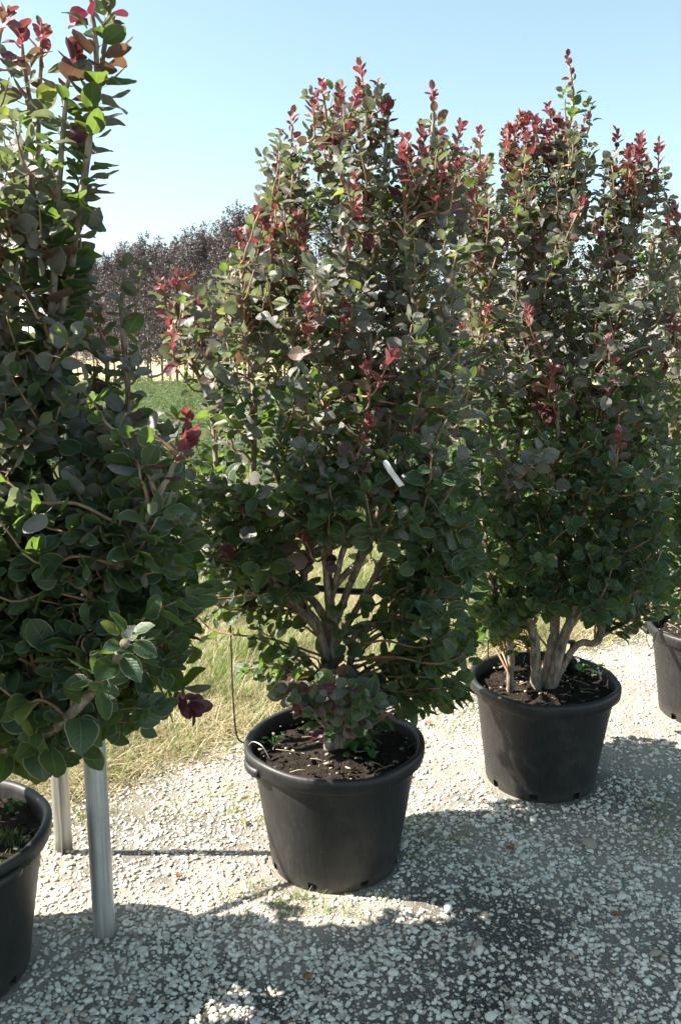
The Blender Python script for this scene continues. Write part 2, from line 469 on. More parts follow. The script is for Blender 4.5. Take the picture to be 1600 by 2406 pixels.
pts = []; S = []
def gravel_density(x, y):
    # compact, dusty wheel track at the lower right; loose stones elsewhere
    d = (y - 1.95) - .28 * (x - .25)
    n = mnoise.noise(Vector((x * 2.3, y * 2.3, 3.1)))
    n2 = mnoise.noise(Vector((x * 6, y * 6, 7.7)))
    t = min(1, max(0, (d + .28 + .35 * n) / .5))
    return (.20 + .70 * t) * (1.0 if n2 > -.08 else .5) * (1.0 if n > -.25 else .45)
N = 190000
yy = 1.0 + 7.5 * rng.random(N) ** 1.5
xx = (rng.random(N) * 2 - 1) * (.62 * yy + .25)
acc = rng.random(N)
for x, y, a in zip(xx, yy, acc):
    if y > edge_y(x) + rng.normal(0, .06): continue
    if in_pot(x, y): continue
    if a > gravel_density(x, y): continue
    s = .0034 + .0066 * rng.random() ** 2.2
    if rng.random() < .012: s *= 1.7
    pts.append((x, y, .004 + s * .25)); S.append(s)
for (px, py, s) in ((1385, 1990, .026), (1120, 2225, .016), (1105, 2210, .012), (700, 2260, .011), (390, 2290, .012), (1050, 2160, .013)):
    p = at_ground(px, py); pts.append((p[0], p[1], .004 + s * .3)); S.append(s)
pts = np.array(pts); S = np.array(S); n = len(pts)
rots = np.c_[rng.normal(0, .25, n), rng.normal(0, .25, n), rng.random(n) * 6.28]
scatter('gravel', pts, rots, np.c_[S * 1.25, S * 1.25, S * 1.15], rng.integers(0, 11, n), stones, 'loose pale gravel stones scattered over the track')
print('stones', n)

M['dead'] = simple('dead_leaf', (.22, .11, .055), .8, 0, .2, .4, 60)
# ------------------------------------------------------------------ grass, straw, weeds
def blade_strip(p0, d, up, L, w, bend, segs=3):
    """one narrow blade, from p0 along d, bending"""
    d = d / np.linalg.norm(d); side = np.cross(d, (0, 0, 1.0)); side = side / (np.linalg.norm(side) + 1e-6)
    P = []; p = p0.copy(); dd = d.copy()
    for i in range(segs + 1):
        ww = w * (1 - .85 * i / segs); P += [p - side * ww / 2, p + side * ww / 2]
        p = p + dd * L / segs; dd = dd + np.array((0, 0, -bend)) + rng.normal(0, .08, 3); dd /= np.linalg.norm(dd)
        p[2] = max(p[2], .002 + .01 * rng.random())
    F = [(2 * i, 2 * i + 1, 2 * i + 3, 2 * i + 2) for i in range(segs)]
    return np.array(P), np.array(F)
def tuft(n, rad, L, w, lean, bend, mats, frac=1.0):
    j = Join()
    for _ in range(n):
        a = rng.random() * 6.28; r = rad * math.sqrt(rng.random()); az = rng.random() * 6.28
        up = max(.02, rng.normal(lean, .25)); d = np.array((math.cos(az), math.sin(az), up))
        m = 0 if rng.random() < frac else 1
        V, F = blade_strip(np.array((r * math.cos(a), r * math.sin(a), rng.random() * .02)), d, None, L * rng.uniform(.5, 1.2), w * rng.uniform(.6, 1.3), bend)
        j.add(V, F, m)
    return j.mesh('tuft', mats)
hay = variants('hay', [tuft(34, .11, .20, .0040, .40, .20, [M['straw'], M['grass']], .70) for _ in range(5)])
grs = variants('grasstuft', [tuft(30, .07, .17, .0038, 1.5, .16, [M['grass'], M['straw']], .72) for _ in range(5)])
def leafy(n, h, s):
    j = Join()
    for _ in range(n):
        z = h * rng.random() ** .7; a = rng.random() * 6.28; r = h * .45 * math.sqrt(rng.random())
        p = np.array((r * math.cos(a), r * math.sin(a), z)); az = rng.random() * 6.28
        d = np.array((math.cos(az), math.sin(az), rng.normal(.2, .4))); d /= np.linalg.norm(d)
        sd = np.cross(d, (0, 0, 1.)); sd /= np.linalg.norm(sd); L = s * rng.uniform(.6, 1.3)
        V = [p, p + d * L * .5 + sd * L * .28 + (0, 0, .1 * L), p + d * L + (0, 0, -.15 * L), p + d * L * .5 - sd * L * .28 + (0, 0, .1 * L)]
        j.add(V, [(0, 1, 2, 3)])
    for _ in range(5):
        az = rng.random() * 6.28
        V, F = tube(np.array([(0, 0, 0), (.15 * h * math.cos(az), .15 * h * math.sin(az), h * .5), (.3 * h * math.cos(az), .3 * h * math.sin(az), h * .95)]), .004, .002, 4)
        j.add(V, F)
    return j.mesh('weed', [M['weed']])
wd = variants('weedclump', [leafy(90, .55, .07) for _ in range(5)])

def field_scatter(n, y0, y1, half, power, off0, soft):
    out = []
    while len(out) < n:
        y = y0 + (y1 - y0) * rng.random() ** power; x = (rng.random() * 2 - 1) * (half * y + .3)
        if y < edge_y(x) + off0 + rng.normal(0, soft): continue
        if in_pot(x, y, .05): continue
        out.append((x, y))
    return np.array(out)
P = field_scatter(9500, 2.2, 13, .56, 1.5, -.02, .09); n = len(P)
s = rng.uniform(.5, 1.05, n)
scatter('dry_grass', np.c_[P, np.full(n, .003)], np.c_[rng.normal(0, .1, n), rng.normal(0, .1, n), rng.random(n) * 6.28], np.c_[s, s, s], rng.integers(0, 5, n), hay, 'cut straw coloured grass lying along the gravel edge')
P = field_scatter(9000, 2.8, 22, .56, 1.6, .32, .15)
P = np.array([p for p in P if mnoise.noise(Vector((p[0] * 1.5, p[1] * 1.5, 0))) > -.12 or p[1] > 9]); n = len(P)
s = rng.uniform(.6, 1.3, n) * np.where(P[:, 1] > 8, 1.5, 1)
scatter('green_grass', np.c_[P, np.zeros(n)], np.c_[rng.normal(0, .1, n), rng.normal(0, .1, n), rng.random(n) * 6.28], np.c_[s, s, s], rng.integers(0, 5, n), grs, 'green grass growing up through the cut straw')
P = field_scatter(3800, 8.5, 42, .5, 1.3, 4.2, .6); n = len(P)
s = rng.uniform(.6, 1.5, n)
scatter('tall_weeds', np.c_[P, np.zeros(n)], np.c_[np.zeros(n), np.zeros(n), rng.random(n) * 6.28], np.c_[s, s, s * rng.uniform(.6, 1.2, n)], rng.integers(0, 5, n), wd, 'bright green leafy weeds in front of the tree rows')

# ------------------------------------------------------------------ background trees
def crown_mesh(seed, H, base, rad):
    r = np.random.default_rng(seed)
    # clumps of twigs, leaves gathered on them, uneven outline
    V = []; F = []; k = 0
    n_sh = 290
    for i in range(n_sh + 26):
        t = r.random() ** .85
        if i >= n_sh: t = r.uniform(.82, 1.1)
        prof = rad * (math.sin(math.pi * min(.985, (t * .74 + .20))) ** .65) * (1 if i < n_sh else .8)
        az = r.random() * 6.28; rr = prof * math.sqrt(r.uniform(.05, 1.0)) * r.uniform(.8, 1.12)
        c = np.array((rr * math.cos(az), rr * math.sin(az), base + (H - base) * t * .93))
        d = np.array((math.cos(az) * .5, math.sin(az) * .5, 1.0)) + r.normal(0, .25, 3); d /= np.linalg.norm(d)
        L = r.uniform(.35, .75)
        for q in range(18):
            s = r.random(); p = c + d * L * (s - .3) + r.normal(0, .07 * (1.25 - s) + .02, 3)
            ax = r.normal(0, 1, 3); ax /= np.linalg.norm(ax); bx = np.cross(ax, r.normal(0, 1, 3)); bx /= np.linalg.norm(bx)
            l = r.uniform(.042, .085); wv = l * .38
            V += [p - ax * l, p + bx * wv, p + ax * l, p - bx * wv]; F.append((k, k + 1, k + 2, k + 3)); k += 4
    return mesh_np('crown', V, F, [M['tree_leaf']], smooth=False)
def trunk_mesh(seed, H, base):
    r = np.random.default_rng(seed); j = Join()
    P = [(0, 0, 0), (r.normal(0, .03), r.normal(0, .03), base), (r.normal(0, .08), r.normal(0, .08), H * .6), (0, 0, H * .9)]
    V, F = tube(smooth_path(P, 9), .055, .012, 7); j.add(V, F)
    for _ in range(11):
        z = r.uniform(base * .95, H * .75); az = r.random() * 6.28; L = r.uniform(.5, 1.0)
        p = np.array((0, 0, z)); q = p + np.array((math.cos(az) * L * .6, math.sin(az) * L * .6, L))
        V, F = tube(smooth_path([p, (p + q) / 2 + (0, 0, -.08), q], 5), .022, .006, 5); j.add(V, F)
    return j.mesh('trunk', [M['tree_bark']])
M['tree_bark'] = simple('tree_bark', (.13, .10, .08), .85, 0, .2, .4, 20)
TREEV = []
for i in range(6):
    H = 7.6; b = 1.35
    TREEV.append((crown_mesh(100 + i, H, b, 1.15), trunk_mesh(200 + i, H, b)))
dirn = np.array((-.58, .81)); nrm = np.array((.81, .58))
start = np.array((7.3, 18.6))
ntree = 0
ZONES = [('dark purple front row tree seen past the tall shoots of the nearest shrub', 'dark purple nursery tree of the rear rows, behind the tall shoots of the nearest shrub', 'far trees behind the nearest shrub'),
         ('dark purple front row tree in the gap between nearest and middle shrub', 'dark purple rear row tree glimpsed in the gap between nearest and middle shrub', 'far trees in the gap between the shrubs'),
         ('dark purple front row tree rising behind the left flank of the middle shrub', 'dark purple rear row tree behind the left flank of the middle shrub', 'far trees left of the middle shrub'),
         ('dark purple nursery tree hidden behind the middle shrub', 'dark purple rear tree hidden behind the middle shrub', 'far trees behind the middle shrub'),
         ('dark purple nursery tree peeping between the tips of the shrub with forked stems', 'dark purple rear tree behind the shrub with forked stems', 'far trees behind the forked shrub')]
for row in range(3):
    for k in range(25):
        p = start + dirn * (k * 1.75 + .5 * row) + nrm * (row * 2.4) + rng.normal(0, .12, 2)
        X, Yp, z = project(np.array((p[0], p[1], 4.0)))
        if X < -60 or X > 1490: continue
        if row > 0 and not (150 < X < 700): continue      # rows behind only show through the gap
        ci, ti = TREEV[int(rng.integers(0, 6))]
        ty = float(np.interp(X, [150, 330, 480, 560, 640, 1050, 1130, 1190, 1390, 1480], [625, 575, 548, 500, 470, 400, 335, 420, 462, 560])) + rng.uniform(-16, 26)
        hs = float(at_Y(X, ty, p[1])[2]) / 7.75
        zone = ZONES[0 if X < 300 else 1 if X < 450 else 2 if X < 700 else 3 if X < 1150 else 4]
        t = empty('purple_leaved_tree', (p[0], p[1], 0), zone[0 if row == 0 else 1], 'tree', zone[2] + (', front row' if row == 0 else ', rear rows'), rng.random() * 6.28)
        t.scale = (max(.85, hs), max(.85, hs), hs)
        link('crown', ci, t); link('trunk', ti, t); ntree += 1
print('trees', ntree)

# ------------------------------------------------------------------ leaf templates
def leaf_template(aspect, fold, curl, pet, rows=6, wav=.02, seed=0):
    r = np.random.default_rng(seed)
    cols = 5; V = []; UV = []
    for i in range(rows + 1):
        t = i / rows
        tt = .02 + .96 * t
        wdt = aspect * .5 * (math.sin(math.pi * tt ** .88) ** .62)
        if i == 0: wdt = .03
        if i == rows: wdt = aspect * .14
        zc = -curl * (t ** 2) + .03 * math.sin(t * 5 + seed)
        for c in range(cols):
            u = (c / (cols - 1)) * 2 - 1
            z = zc + fold * abs(u) * wdt * (1.0 if abs(u) < .9 else .9) + (wav * (r.random() - .5) * 2 if abs(u) > .9 else 0)
            yb = pet + t - (.06 * abs(u) ** 2 if i == rows else 0)
            V.append((u * wdt, yb, z)); UV.append((.5 + u * .5, t))
    F = []
    for i in range(rows):
        for c in range(cols - 1):
            a = i * cols + c; F.append((a, a + 1, a + cols + 1, a + cols))
    b = len(V); pw = .011
    for (y, z) in ((-.02, .0), (pet * .5, -.03), (pet + .02, zc * 0)):
        V += [(-pw, y, z), (pw, y, z)]; UV += [(.5, .02), (.5, .02)]
    F += [(b, b + 1, b + 3, b + 2), (b + 2, b + 3, b + 5, b + 4)]
    return np.array(V, float), np.array(F), np.array(UV, float)
LT = [leaf_template(.74, .35, .18, .30, seed=1, wav=.035), leaf_template(.84, .20, .08, .42, seed=2, wav=.03), leaf_template(.64, .55, .30, .26, seed=3, wav=.04), leaf_template(.78, -.14, -.14, .48, seed=4, wav=.03), leaf_template(.90, .28, .34, .36, seed=5, wav=.03), leaf_template(.70, .42, -.05, .34, seed=8, wav=.045)]
LT_RED = [leaf_template(.66, .35, -.10, .14, seed=6), leaf_template(.74, .45, -.18, .16, seed=7)]
ALLT = LT + LT_RED
TMESH = {}
def leaf_mesh(v, c):
    if (v, c) not in TMESH:
        V, F, UV = ALLT[v]
        TMESH[(v, c)] = mesh_np('leaf', V, F, [LEAF_MATS[c]], uv=UV)
    return TMESH[(v, c)]

# ------------------------------------------------------------------ shrubs
def unit(v): return v / (np.linalg.norm(v) + 1e-9)

class Shrub:
    def __init__(s, cx, cy, soil_z):
        s.c = np.array((cx, cy)); s.base = np.array((cx, cy, soil_z))
        s.stems = []; s.twigs = Join(); s.L = []      # leaves: pos, out, normal, size, variant, colour
        s.paths = []
    def px(s, x, y, dy=0): return at_Y(x, y, s.c[1] + dy)
    def leader(s, pts, r0=.016, base_off=(0, 0), leaf_from=.45, tip='red', side=1.0, leafy=True, size=1.0, r1=.004, cut=False, tone=None, src=None, side_to=.93, dens=1.15):
        """pts: (x, y, dy) from low to tip, in photo pixels + depth offset from the pot centre"""
        P = [s.px(*p) for p in pts]
        if src is None: P = [s.base + np.array((base_off[0], base_off[1], -.02))] + P
        else:
            B = s.paths[src[0]]; B = B[int(src[1] * (len(B) - 1))]; P = [B] + [p for p in P if p[2] > B[2] + .05]
        Q = smooth_path(P, 10 * len(P))
        Q += np.cumsum(rng.normal(0, .0011, Q.shape), axis=0)
        s.stems.append((Q, r0, r1 if not cut else r0 * .8)); s.paths.append(Q)
        if leafy: s.leaves_along(Q, leaf_from, tip, size, dens=dens, tone=tone)
        if side > 0: s.sides(Q, leaf_from * .8, side, size, tone, side_to)
        return Q
    def sides(s, Q, f0, side, size, tone, f1=.93):
        seg = np.linalg.norm(np.diff(Q, axis=0), axis=1); Ltot = seg.sum(); cum = np.r_[0, np.cumsum(seg)] / Ltot
        t = f0; az = rng.random() * 6.28
        while t < f1:
            i = min(len(Q) - 2, int(np.searchsorted(cum, t))); p = Q[i]; d = unit(Q[min(i + 1, len(Q) - 1)] - Q[i])
            az += 2.4 + rng.normal(0, .3)
            a = np.array((math.cos(az), math.sin(az), 0)); a = unit(a - d * a.dot(d))
            L = side * rng.uniform(.10, .26) * (1.15 - .75 * t)
            e = p + (a * .62 + d * .78) * L; m = p + (a * .75 + d * .35) * L * .5
            q = smooth_path([p, m, e + np.array((0, 0, L * .15))], 8)
            V, F = tube(q, .0035, .0018, 4); s.twigs.add(V, F)
            s.leaves_along(q, .15, 'red' if rng.random() < .10 and p[2] > 1.3 else None, size * .93, tone=tone)
            t += (.055 + .03 * rng.random()) / Ltot * 1.25
    def shoot(s, tip, dy, length, up, size=1.0, red=None, tone=None):
        """side shoot ending near pixel tip, joined to the nearest stem below it"""
        T = s.px(tip[0], tip[1], dy)
        if T[2] < .12: return
        best = None
        for Q in s.paths[:s.nlead]:
            k = len(Q); dd = np.linalg.norm(Q - T, axis=1) + np.maximum(0, Q[:, 2] - T[2] + .12) * 3 + np.maximum(0, T[2] - Q[:, 2] - .45) * .8
            i = int(np.argmin(dd))
            if best is None or dd[i] < best[0]: best = (dd[i], Q[i])
        B = best[1]
        out = T - B; out[2] = 0; out = unit(out) if np.linalg.norm(out) > .03 else unit(rng.normal(0, 1, 3) * (1, 1, 0))
        dirn = unit(out * (1 - up) + np.array((0, 0, up)) + rng.normal(0, .14, 3))
        length = min(length, .75 * float(np.linalg.norm(T - B)) + .03)
        mid = T - dirn * length * .55
        Q = smooth_path([B, (B + mid) / 2 + np.array((0, 0, .02)), mid, T], 14)
        Q = Q + np.r_[np.zeros((4, 3)), np.cumsum(rng.normal(0, .002, (10, 3)), axis=0)]
        tot = np.linalg.norm(np.diff(Q, axis=0), axis=1).sum()
        V, F = tube(Q, .0048, .002, 5); s.twigs.add(V, F)
        s.leaves_along(Q, max(0.12, 1 - length / tot), red, size, tone=tone)
    def leaves_along(s, Q, f0, tip, size, dens=1.0, tone=None):
        seg = np.linalg.norm(np.diff(Q, axis=0), axis=1); Ltot = seg.sum(); cum = np.r_[0, np.cumsum(seg)] / Ltot
        step = .0160 / dens; n = max(3, int(Ltot * (1 - f0) / step)); az = rng.random() * 6.28
        for k in range(n):
            t = f0 + (1 - f0) * (k + .5) / n
            i = min(len(Q) - 2, int(np.searchsorted(cum, t) - 1)); i = max(i, 0)
            f = (t - cum[i]) / (cum[i + 1] - cum[i] + 1e-9); p = Q[i] * (1 - f) + Q[i + 1] * f; d = unit(Q[i + 1] - Q[i])
            s.leaf(p, d, az, (n - k) * step, tip, size, tone); az += 2.39996 + rng.normal(0, .25)
        # rosette at the tip
        p = Q[-1]; d = unit(Q[-1] - Q[-3])
        for k in range(5 if tip is None else 9):
            s.leaf(p + d * .004 * k, d, az, .012 - .001 * k, tip, size, tone); az += 2.39996
    def leaf(s, p, d, az, dist, tip, size, tone):
        a = np.array((math.cos(az), math.sin(az), 0.0)); a = unit(a - d * a.dot(d) + 1e-4)
        h = p[2]
        young = tip is not None and dist < (.09 if tip == 'patch' else .055)
        ang = R(rng.normal(62, 10)) if dist > .06 else R(44 + 400 * max(0, dist) + rng.normal(0, 14))
        o = d * math.cos(ang) + a * math.sin(ang)
        droop = max(0, (1.25 - h) * .38) * (0 if young else 1)
        o = unit(o + np.array((0, 0, -droop * rng.uniform(.4, 1.3))) + rng.normal(0, .12, 3))
        nrm = d * .8 + np.array((0, 0, .40)) + rng.normal(0, .46, 3)
        nrm = unit(nrm - o * nrm.dot(o))
        L = size * (.061 - .019 * min(1, max(0, (h - .9) / 1.2))) * rng.uniform(.60, 1.20)
        if dist < .05: L *= .66 + 6.5 * max(0, dist)
        v = int(rng.integers(0, len(LT)))
        x = rng.random()
        if young:
            v = len(LT) + int(rng.integers(0, 2)); L *= .88
            if tip == 'red': c = RED if x < .70 else (BRONZE if x < .86 else PURPLE)
            elif tip == 'patch': c = RED if x < .8 else BRONZE
            elif tip == 'purple': c = PURPLE if x < .8 else RED
            else: c = GREY
        elif tip is not None and dist < .20 and x < .62: c = PURPLE if x < .2 else BRONZE if x < .5 else GREY
        else:
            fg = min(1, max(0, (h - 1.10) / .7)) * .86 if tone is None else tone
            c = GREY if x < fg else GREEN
            if tone == 2: c = PURPLE if x < .10 else BRONZE if x < .3 else GREY if x < .6 else GREEN
            elif h > 1.5 and x > .955: c = BRONZE
            if rng.random() < .035: c = LIME
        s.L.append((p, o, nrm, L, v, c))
    def fill(s, poly, n, dyr, up=.6, length=(.16, .30), size=1.0, redp=.05, gaps=(), tone=None, bias=0):
        s.nlead = getattr(s, 'nlead', len(s.paths))
        poly = np.array(poly, float); x0, y0 = poly.min(0); x1, y1 = poly.max(0); k = 0; tries = 0
        while k < n and tries < n * 60:
            tries += 1
            x = rng.uniform(x0, x1); y = rng.uniform(y0, y1)
            if not inside(poly, x, y) or any(inside(np.array(gp), x, y) for gp in gaps): continue
            dy = rng.uniform(-dyr, dyr) + bias
            s.shoot((x, y), dy, rng.uniform(*length), up, size, 'red' if rng.random() < redp else None, tone); k += 1

def inside(poly, x, y):
    c = False; j = len(poly) - 1
    for i in range(len(poly)):
        if (poly[i][1] > y) != (poly[j][1] > y) and x < (poly[j][0] - poly[i][0]) * (y - poly[i][1]) / (poly[j][1] - poly[i][1]) + poly[i][0]: c = not c
        j = i
    return c

SOIL_Z = .395
shrubs = {}
# ---- middle shrub
b = Shrub(-.02, 2.68, SOIL_Z); shrubs['mid'] = b
b.leader([(783, 1500, .02), (775, 1290, .02), (800, 1000, 0), (838, 860, -.02), (862, 674, -.05), (870, 420, -.05), (850, 175, -.03)], .019, (0.005, 0), .42, 'red')
b.leader([(760, 1500, 0), (690, 1390, .03), (640, 1200, .08), (700, 900, .10), (720, 781, .08), (702, 636, .05), (692, 480, .05), (690, 300, 0)], .017, (-.015, -.01), .42, 'red')
b.leader([(765, 1480, .03), (712, 1370, .08), (760, 1150, .12), (805, 636, .08), (785, 420, .02), (765, 215, 0)], .016, (-.01, .02), .42, 'red')
b.leader([(600, 1320, -.05), (520, 1150, -.08), (500, 950, -.05), (440, 790, 0), (425, 655, 0)], .012, leaf_from=.3, tip='red', src=(1, .14))
b.leader([(860, 1250, .05), (900, 1000, .08), (960, 750, .05), (981, 578, .03), (1020, 368, 0), (1020, 240, 0)], .012, leaf_from=.42, tip='red', src=(0, .16))
b.leader([(880, 1250, -.05), (920, 900, -.08), (925, 620, -.08), (905, 430, -.05), (915, 255, -.03)], .011, leaf_from=.45, tip='purple', src=(0, .22))
b.leader([(930, 1250, .15), (1030, 950, .18), (1060, 700, .15), (1045, 430, .1)], .011, leaf_from=.4, tip='red', src=(0, .13))
b.leader([(680, 980, .2), (640, 800, .2), (625, 560, .15)], .011, leaf_from=.4, tip='red', src=(1, .3))
b.leader([(840, 1150, -.15), (870, 850, -.15), (850, 640, -.12), (858, 470, -.1)], .010, leaf_from=.4, tip='red', src=(0, .2))
b.leader([(900, 1200, -.2), (1000, 900, -.2), (960, 640, -.15), (950, 395, -.1)], .010, leaf_from=.4, tip='red', src=(4, .1))
b.leader([(600, 1000, -.2), (580, 780, -.12), (565, 560, -.05)], .010, leaf_from=.4, tip='red', src=(3, .25))
b.leader([(740, 1200, -.2), (760, 980, -.25), (770, 745, -.22)], .010, leaf_from=.35, tip='red', src=(0, .18))
b.leader([(670, 700, .0), (662, 520, 0), (645, 390, 0)], .009, leaf_from=.3, tip='red', src=(2, .45))
b.leader([(500, 1330, .05), (440, 1150, .05), (410, 1000, .0)], .010, leaf_from=.3, tip=None, src=(3, .15))
b.leader([(830, 1500, -.03), (900, 1460, -.08), (1010, 1400, -.12), (1040, 1200, -.1)], .011, (.02, 0), .35, None)
GAPS_MID = [[(300, 840), (470, 840), (500, 960), (430, 1020), (300, 1000)], [(690, 1290), (880, 1220), (985, 1270), (965, 1560), (780, 1560), (680, 1480)], [(400, 1500), (560, 1490), (620, 1640), (620, 1740), (400, 1720)], [(820, 1240), (940, 1240), (940, 1400), (820, 1400)]]
b.fill([(640, 400), (700, 330), (1080, 420), (1090, 720), (600, 700), (560, 640)], 40, .30, .75, redp=.05)
b.fill([(400, 720), (620, 620), (1100, 680), (1120, 1000), (1100, 1300), (960, 1330), (700, 1300), (560, 1340), (420, 1300), (400, 1000)], 205, .42, .60, redp=.02, gaps=GAPS_MID)
b.fill([(420, 1100), (700, 1100), (740, 1300), (680, 1340), (560, 1440), (440, 1430)], 55, .38, .35, size=1.05, redp=.03, gaps=GAPS_MID)
b.fill([(540, 1450), (700, 1380), (745, 1500), (720, 1600), (620, 1600)], 9, .25, .15, (.12, .2), redp=0, gaps=GAPS_MID)
b.fill([(950, 1250), (1110, 1200), (1095, 1520), (1050, 1600), (960, 1580), (940, 1470), (980, 1380)], 50, .35, .25, redp=.02, gaps=GAPS_MID)
for poly, n_, rp in (([(700, 250), (800, 190), (830, 330), (690, 340)], 10, .5), ([(800, 190), (910, 200), (930, 360), (800, 330)], 8, .5), ([(970, 270), (1085, 280), (1060, 420), (980, 420)], 8, .5), ([(635, 330), (700, 330), (700, 520), (640, 520)], 8, .4), ([(930, 400), (1060, 430), (1060, 520), (930, 500)], 8, .7)):
    b.fill(poly, n_, .14, .9, (.12, .2), .9, rp)
for poly, n_ in (([(625, 380), (720, 330), (730, 620), (620, 620)], 22), ([(940, 400), (1000, 300), (1095, 330), (1100, 560), (950, 560)], 24), ([(740, 300), (930, 300), (940, 520), (740, 520)], 13), ([(520, 600), (640, 560), (640, 720), (500, 720)], 12)):
    b.fill(poly, n_, .18, .85, (.16, .26), .92, .08)
b.fill([(540, 1060), (1100, 1060), (1100, 1240), (560, 1250)], 42, .1, .5, redp=.04, bias=-.3)
for x_, y_, d_, n_ in ((735, 735, -.36, 2), (805, 745, -.36, 1), (880, 872, -.40, 2), (850, 1000, -.36, 1), (640, 545, -.2, 2), (700, 545, -.15, 2), (845, 465, -.25, 2), (420, 645, 0, 1), (390, 690, 0, 1), (428, 790, -.1, 1), (950, 390, -.2, 2), (1020, 430, -.15, 2)):
    for _ in range(n_): b.shoot((x_ + rng.normal(0, 16), y_ + rng.normal(0, 14)), d_ + rng.normal(0, .02), .16, .75, 1.0, 'patch')
b.fill([(660, 1560), (900, 1600), (900, 1690), (790, 1700), (690, 1670)], 52, .24, .15, (.10, .18), .9, 0, tone=2, bias=-.10)
b.fill([(960, 1560), (1080, 1560), (1090, 1640), (960, 1650)], 14, .2, .1, (.12, .2), redp=0)

# ---- right shrub
b = Shrub(.815, 3.24, SOIL_Z); shrubs['right'] = b
b.leader([(1300, 1500, 0), (1308, 1380, .02), (1300, 1100, .05), (1285, 800, .03), (1292, 591, 0), (1295, 486, 0), (1327, 402, 0), (1355, 270, 0), (1348, 160, 0)], .021, (.0, 0), .42, 'red')
b.leader([(1325, 1490, -.03), (1372, 1400, -.06), (1400, 1200, -.1), (1380, 950, -.1), (1394, 787, -.1), (1429, 661, -.08), (1464, 577, -.05), (1499, 496, 0), (1506, 340, 0)], .022, (.015, -.02), .42, 'red')
b.leader([(1250, 1500, -.05), (1222, 1420, -.08), (1190, 1150, -.05), (1235, 860, 0), (1225, 679, 0), (1211, 556, 0), (1204, 416, 0), (1205, 310, 0)], .020, (-.035, -.02), .42, 'red')
b.leader([(1195, 1510, -.1), (1165, 1430, -.12), (1130, 1200, -.12), (1120, 900, -.05), (1130, 600, 0), (1117, 330, .05)], .014, (-.14, -.03), .42, 'red')
b.leader([(1370, 1200, .1), (1420, 900, .12), (1440, 620, .1), (1446, 335, .05)], .014, leaf_from=.42, tip='purple', src=(1, .14))
b.leader([(1350, 1520, -.02), (1400, 1508, 0), (1420, 1400, 0), (1440, 1200, .0), (1480, 900, .05), (1523, 731, .05), (1587, 566, .08), (1580, 500, .1)], .015, (.02, -.02), .5, 'red')
b.leader([(1280, 1100, .15), (1250, 800, .15), (1250, 500, .1), (1240, 300, .05)], .014, leaf_from=.42, tip='red', src=(0, .15))
b.leader([(1330, 1100, .1), (1340, 800, .1), (1310, 560, .08), (1310, 310, .03)], .013, leaf_from=.42, tip='red', src=(0, .18))
b.leader([(1190, 1200, -.28), (1235, 1110, -.45), (1272, 1065, -.58)], .012, leaf_from=.45, tip=None, side=.0, cut=True, tone=1, src=(2, .12))
b.leader([(1380, 1150, -.2), (1430, 950, -.22), (1440, 810, -.2)], .012, leaf_from=.4, tip='red', src=(1, .16))
b.leader([(1290, 1200, -.2), (1310, 1000, -.25), (1305, 900, -.25)], .012, leaf_from=.4, tip='red', src=(0, .16))
b.leader([(1440, 1500, .03), (1500, 1440, .04), (1530, 1400, .05)], .007, leaf_from=.2, tip=None, src=(5, .2))
for poly, n_, rp in (([(1180, 320), (1260, 300), (1270, 400), (1170, 400)], 9, .8), ([(1270, 290), (1340, 280), (1340, 400), (1270, 400)], 6, .8), ([(1320, 200), (1400, 220), (1400, 400), (1330, 400)], 10, .1), ([(1420, 350), (1560, 380), (1560, 500), (1430, 480)], 14, .5), ([(1090, 340), (1160, 350), (1150, 480), (1090, 460)], 5, .4)):
    b.fill(poly, n_, .14, .9, (.12, .2), .9, rp)
for poly, n_ in (([(1100, 400), (1180, 350), (1290, 350), (1290, 540), (1100, 540)], 24), ([(1400, 420), (1440, 370), (1560, 420), (1580, 620), (1400, 620)], 26), ([(1300, 330), (1400, 300), (1420, 520), (1290, 520)], 16)):
    b.fill(poly, n_, .20, .85, (.16, .26), .92, .08)
for x_, y_, d_, n_ in ((1310, 895, -.42, 1), (1440, 800, -.36, 1), (1112, 735, -.3, 1), (1110, 500, -.2, 3), (1500, 350, -.05, 5), (1480, 400, -.1, 4), (1290, 300, -.05, 4), (1215, 305, 0, 4), (1580, 760, -.2, 2), (1450, 1040, -.4, 1)):
    for _ in range(n_): b.shoot((x_ + rng.normal(0, 16), y_ + rng.normal(0, 14)), d_ + rng.normal(0, .02), .16, .75, 1.0, 'patch')
GR = [[(1390, 1150), (1500, 1150), (1500, 1230), (1390, 1220)], [(1330, 1480), (1560, 1480), (1560, 1560), (1330, 1560)], [(1240, 1420), (1320, 1420), (1320, 1560), (1240, 1560)]]
b.fill([(1130, 430), (1400, 420), (1560, 520), (1590, 700), (1120, 700)], 62, .32, .75, redp=.05, gaps=GR)
b.fill([(1070, 420), (1170, 420), (1160, 900), (1080, 900)], 40, .25, .75, redp=.08)
b.fill([(1110, 680), (1590, 680), (1590, 1000), (1560, 1350), (1120, 1350)], 225, .42, .6, redp=.02, gaps=GR)
b.fill([(1090, 1150), (1560, 1150), (1540, 1420), (1400, 1430), (1330, 1400), (1240, 1420), (1230, 1470), (1100, 1480)], 109, .36, .3, redp=.01, gaps=GR)

b.fill([(1100, 1370), (1240, 1390), (1300, 1400), (1480, 1380), (1470, 1470), (1340, 1450), (1280, 1440), (1110, 1490)], 34, .30, .2, (.10, .18), .95, 0, bias=-.1)
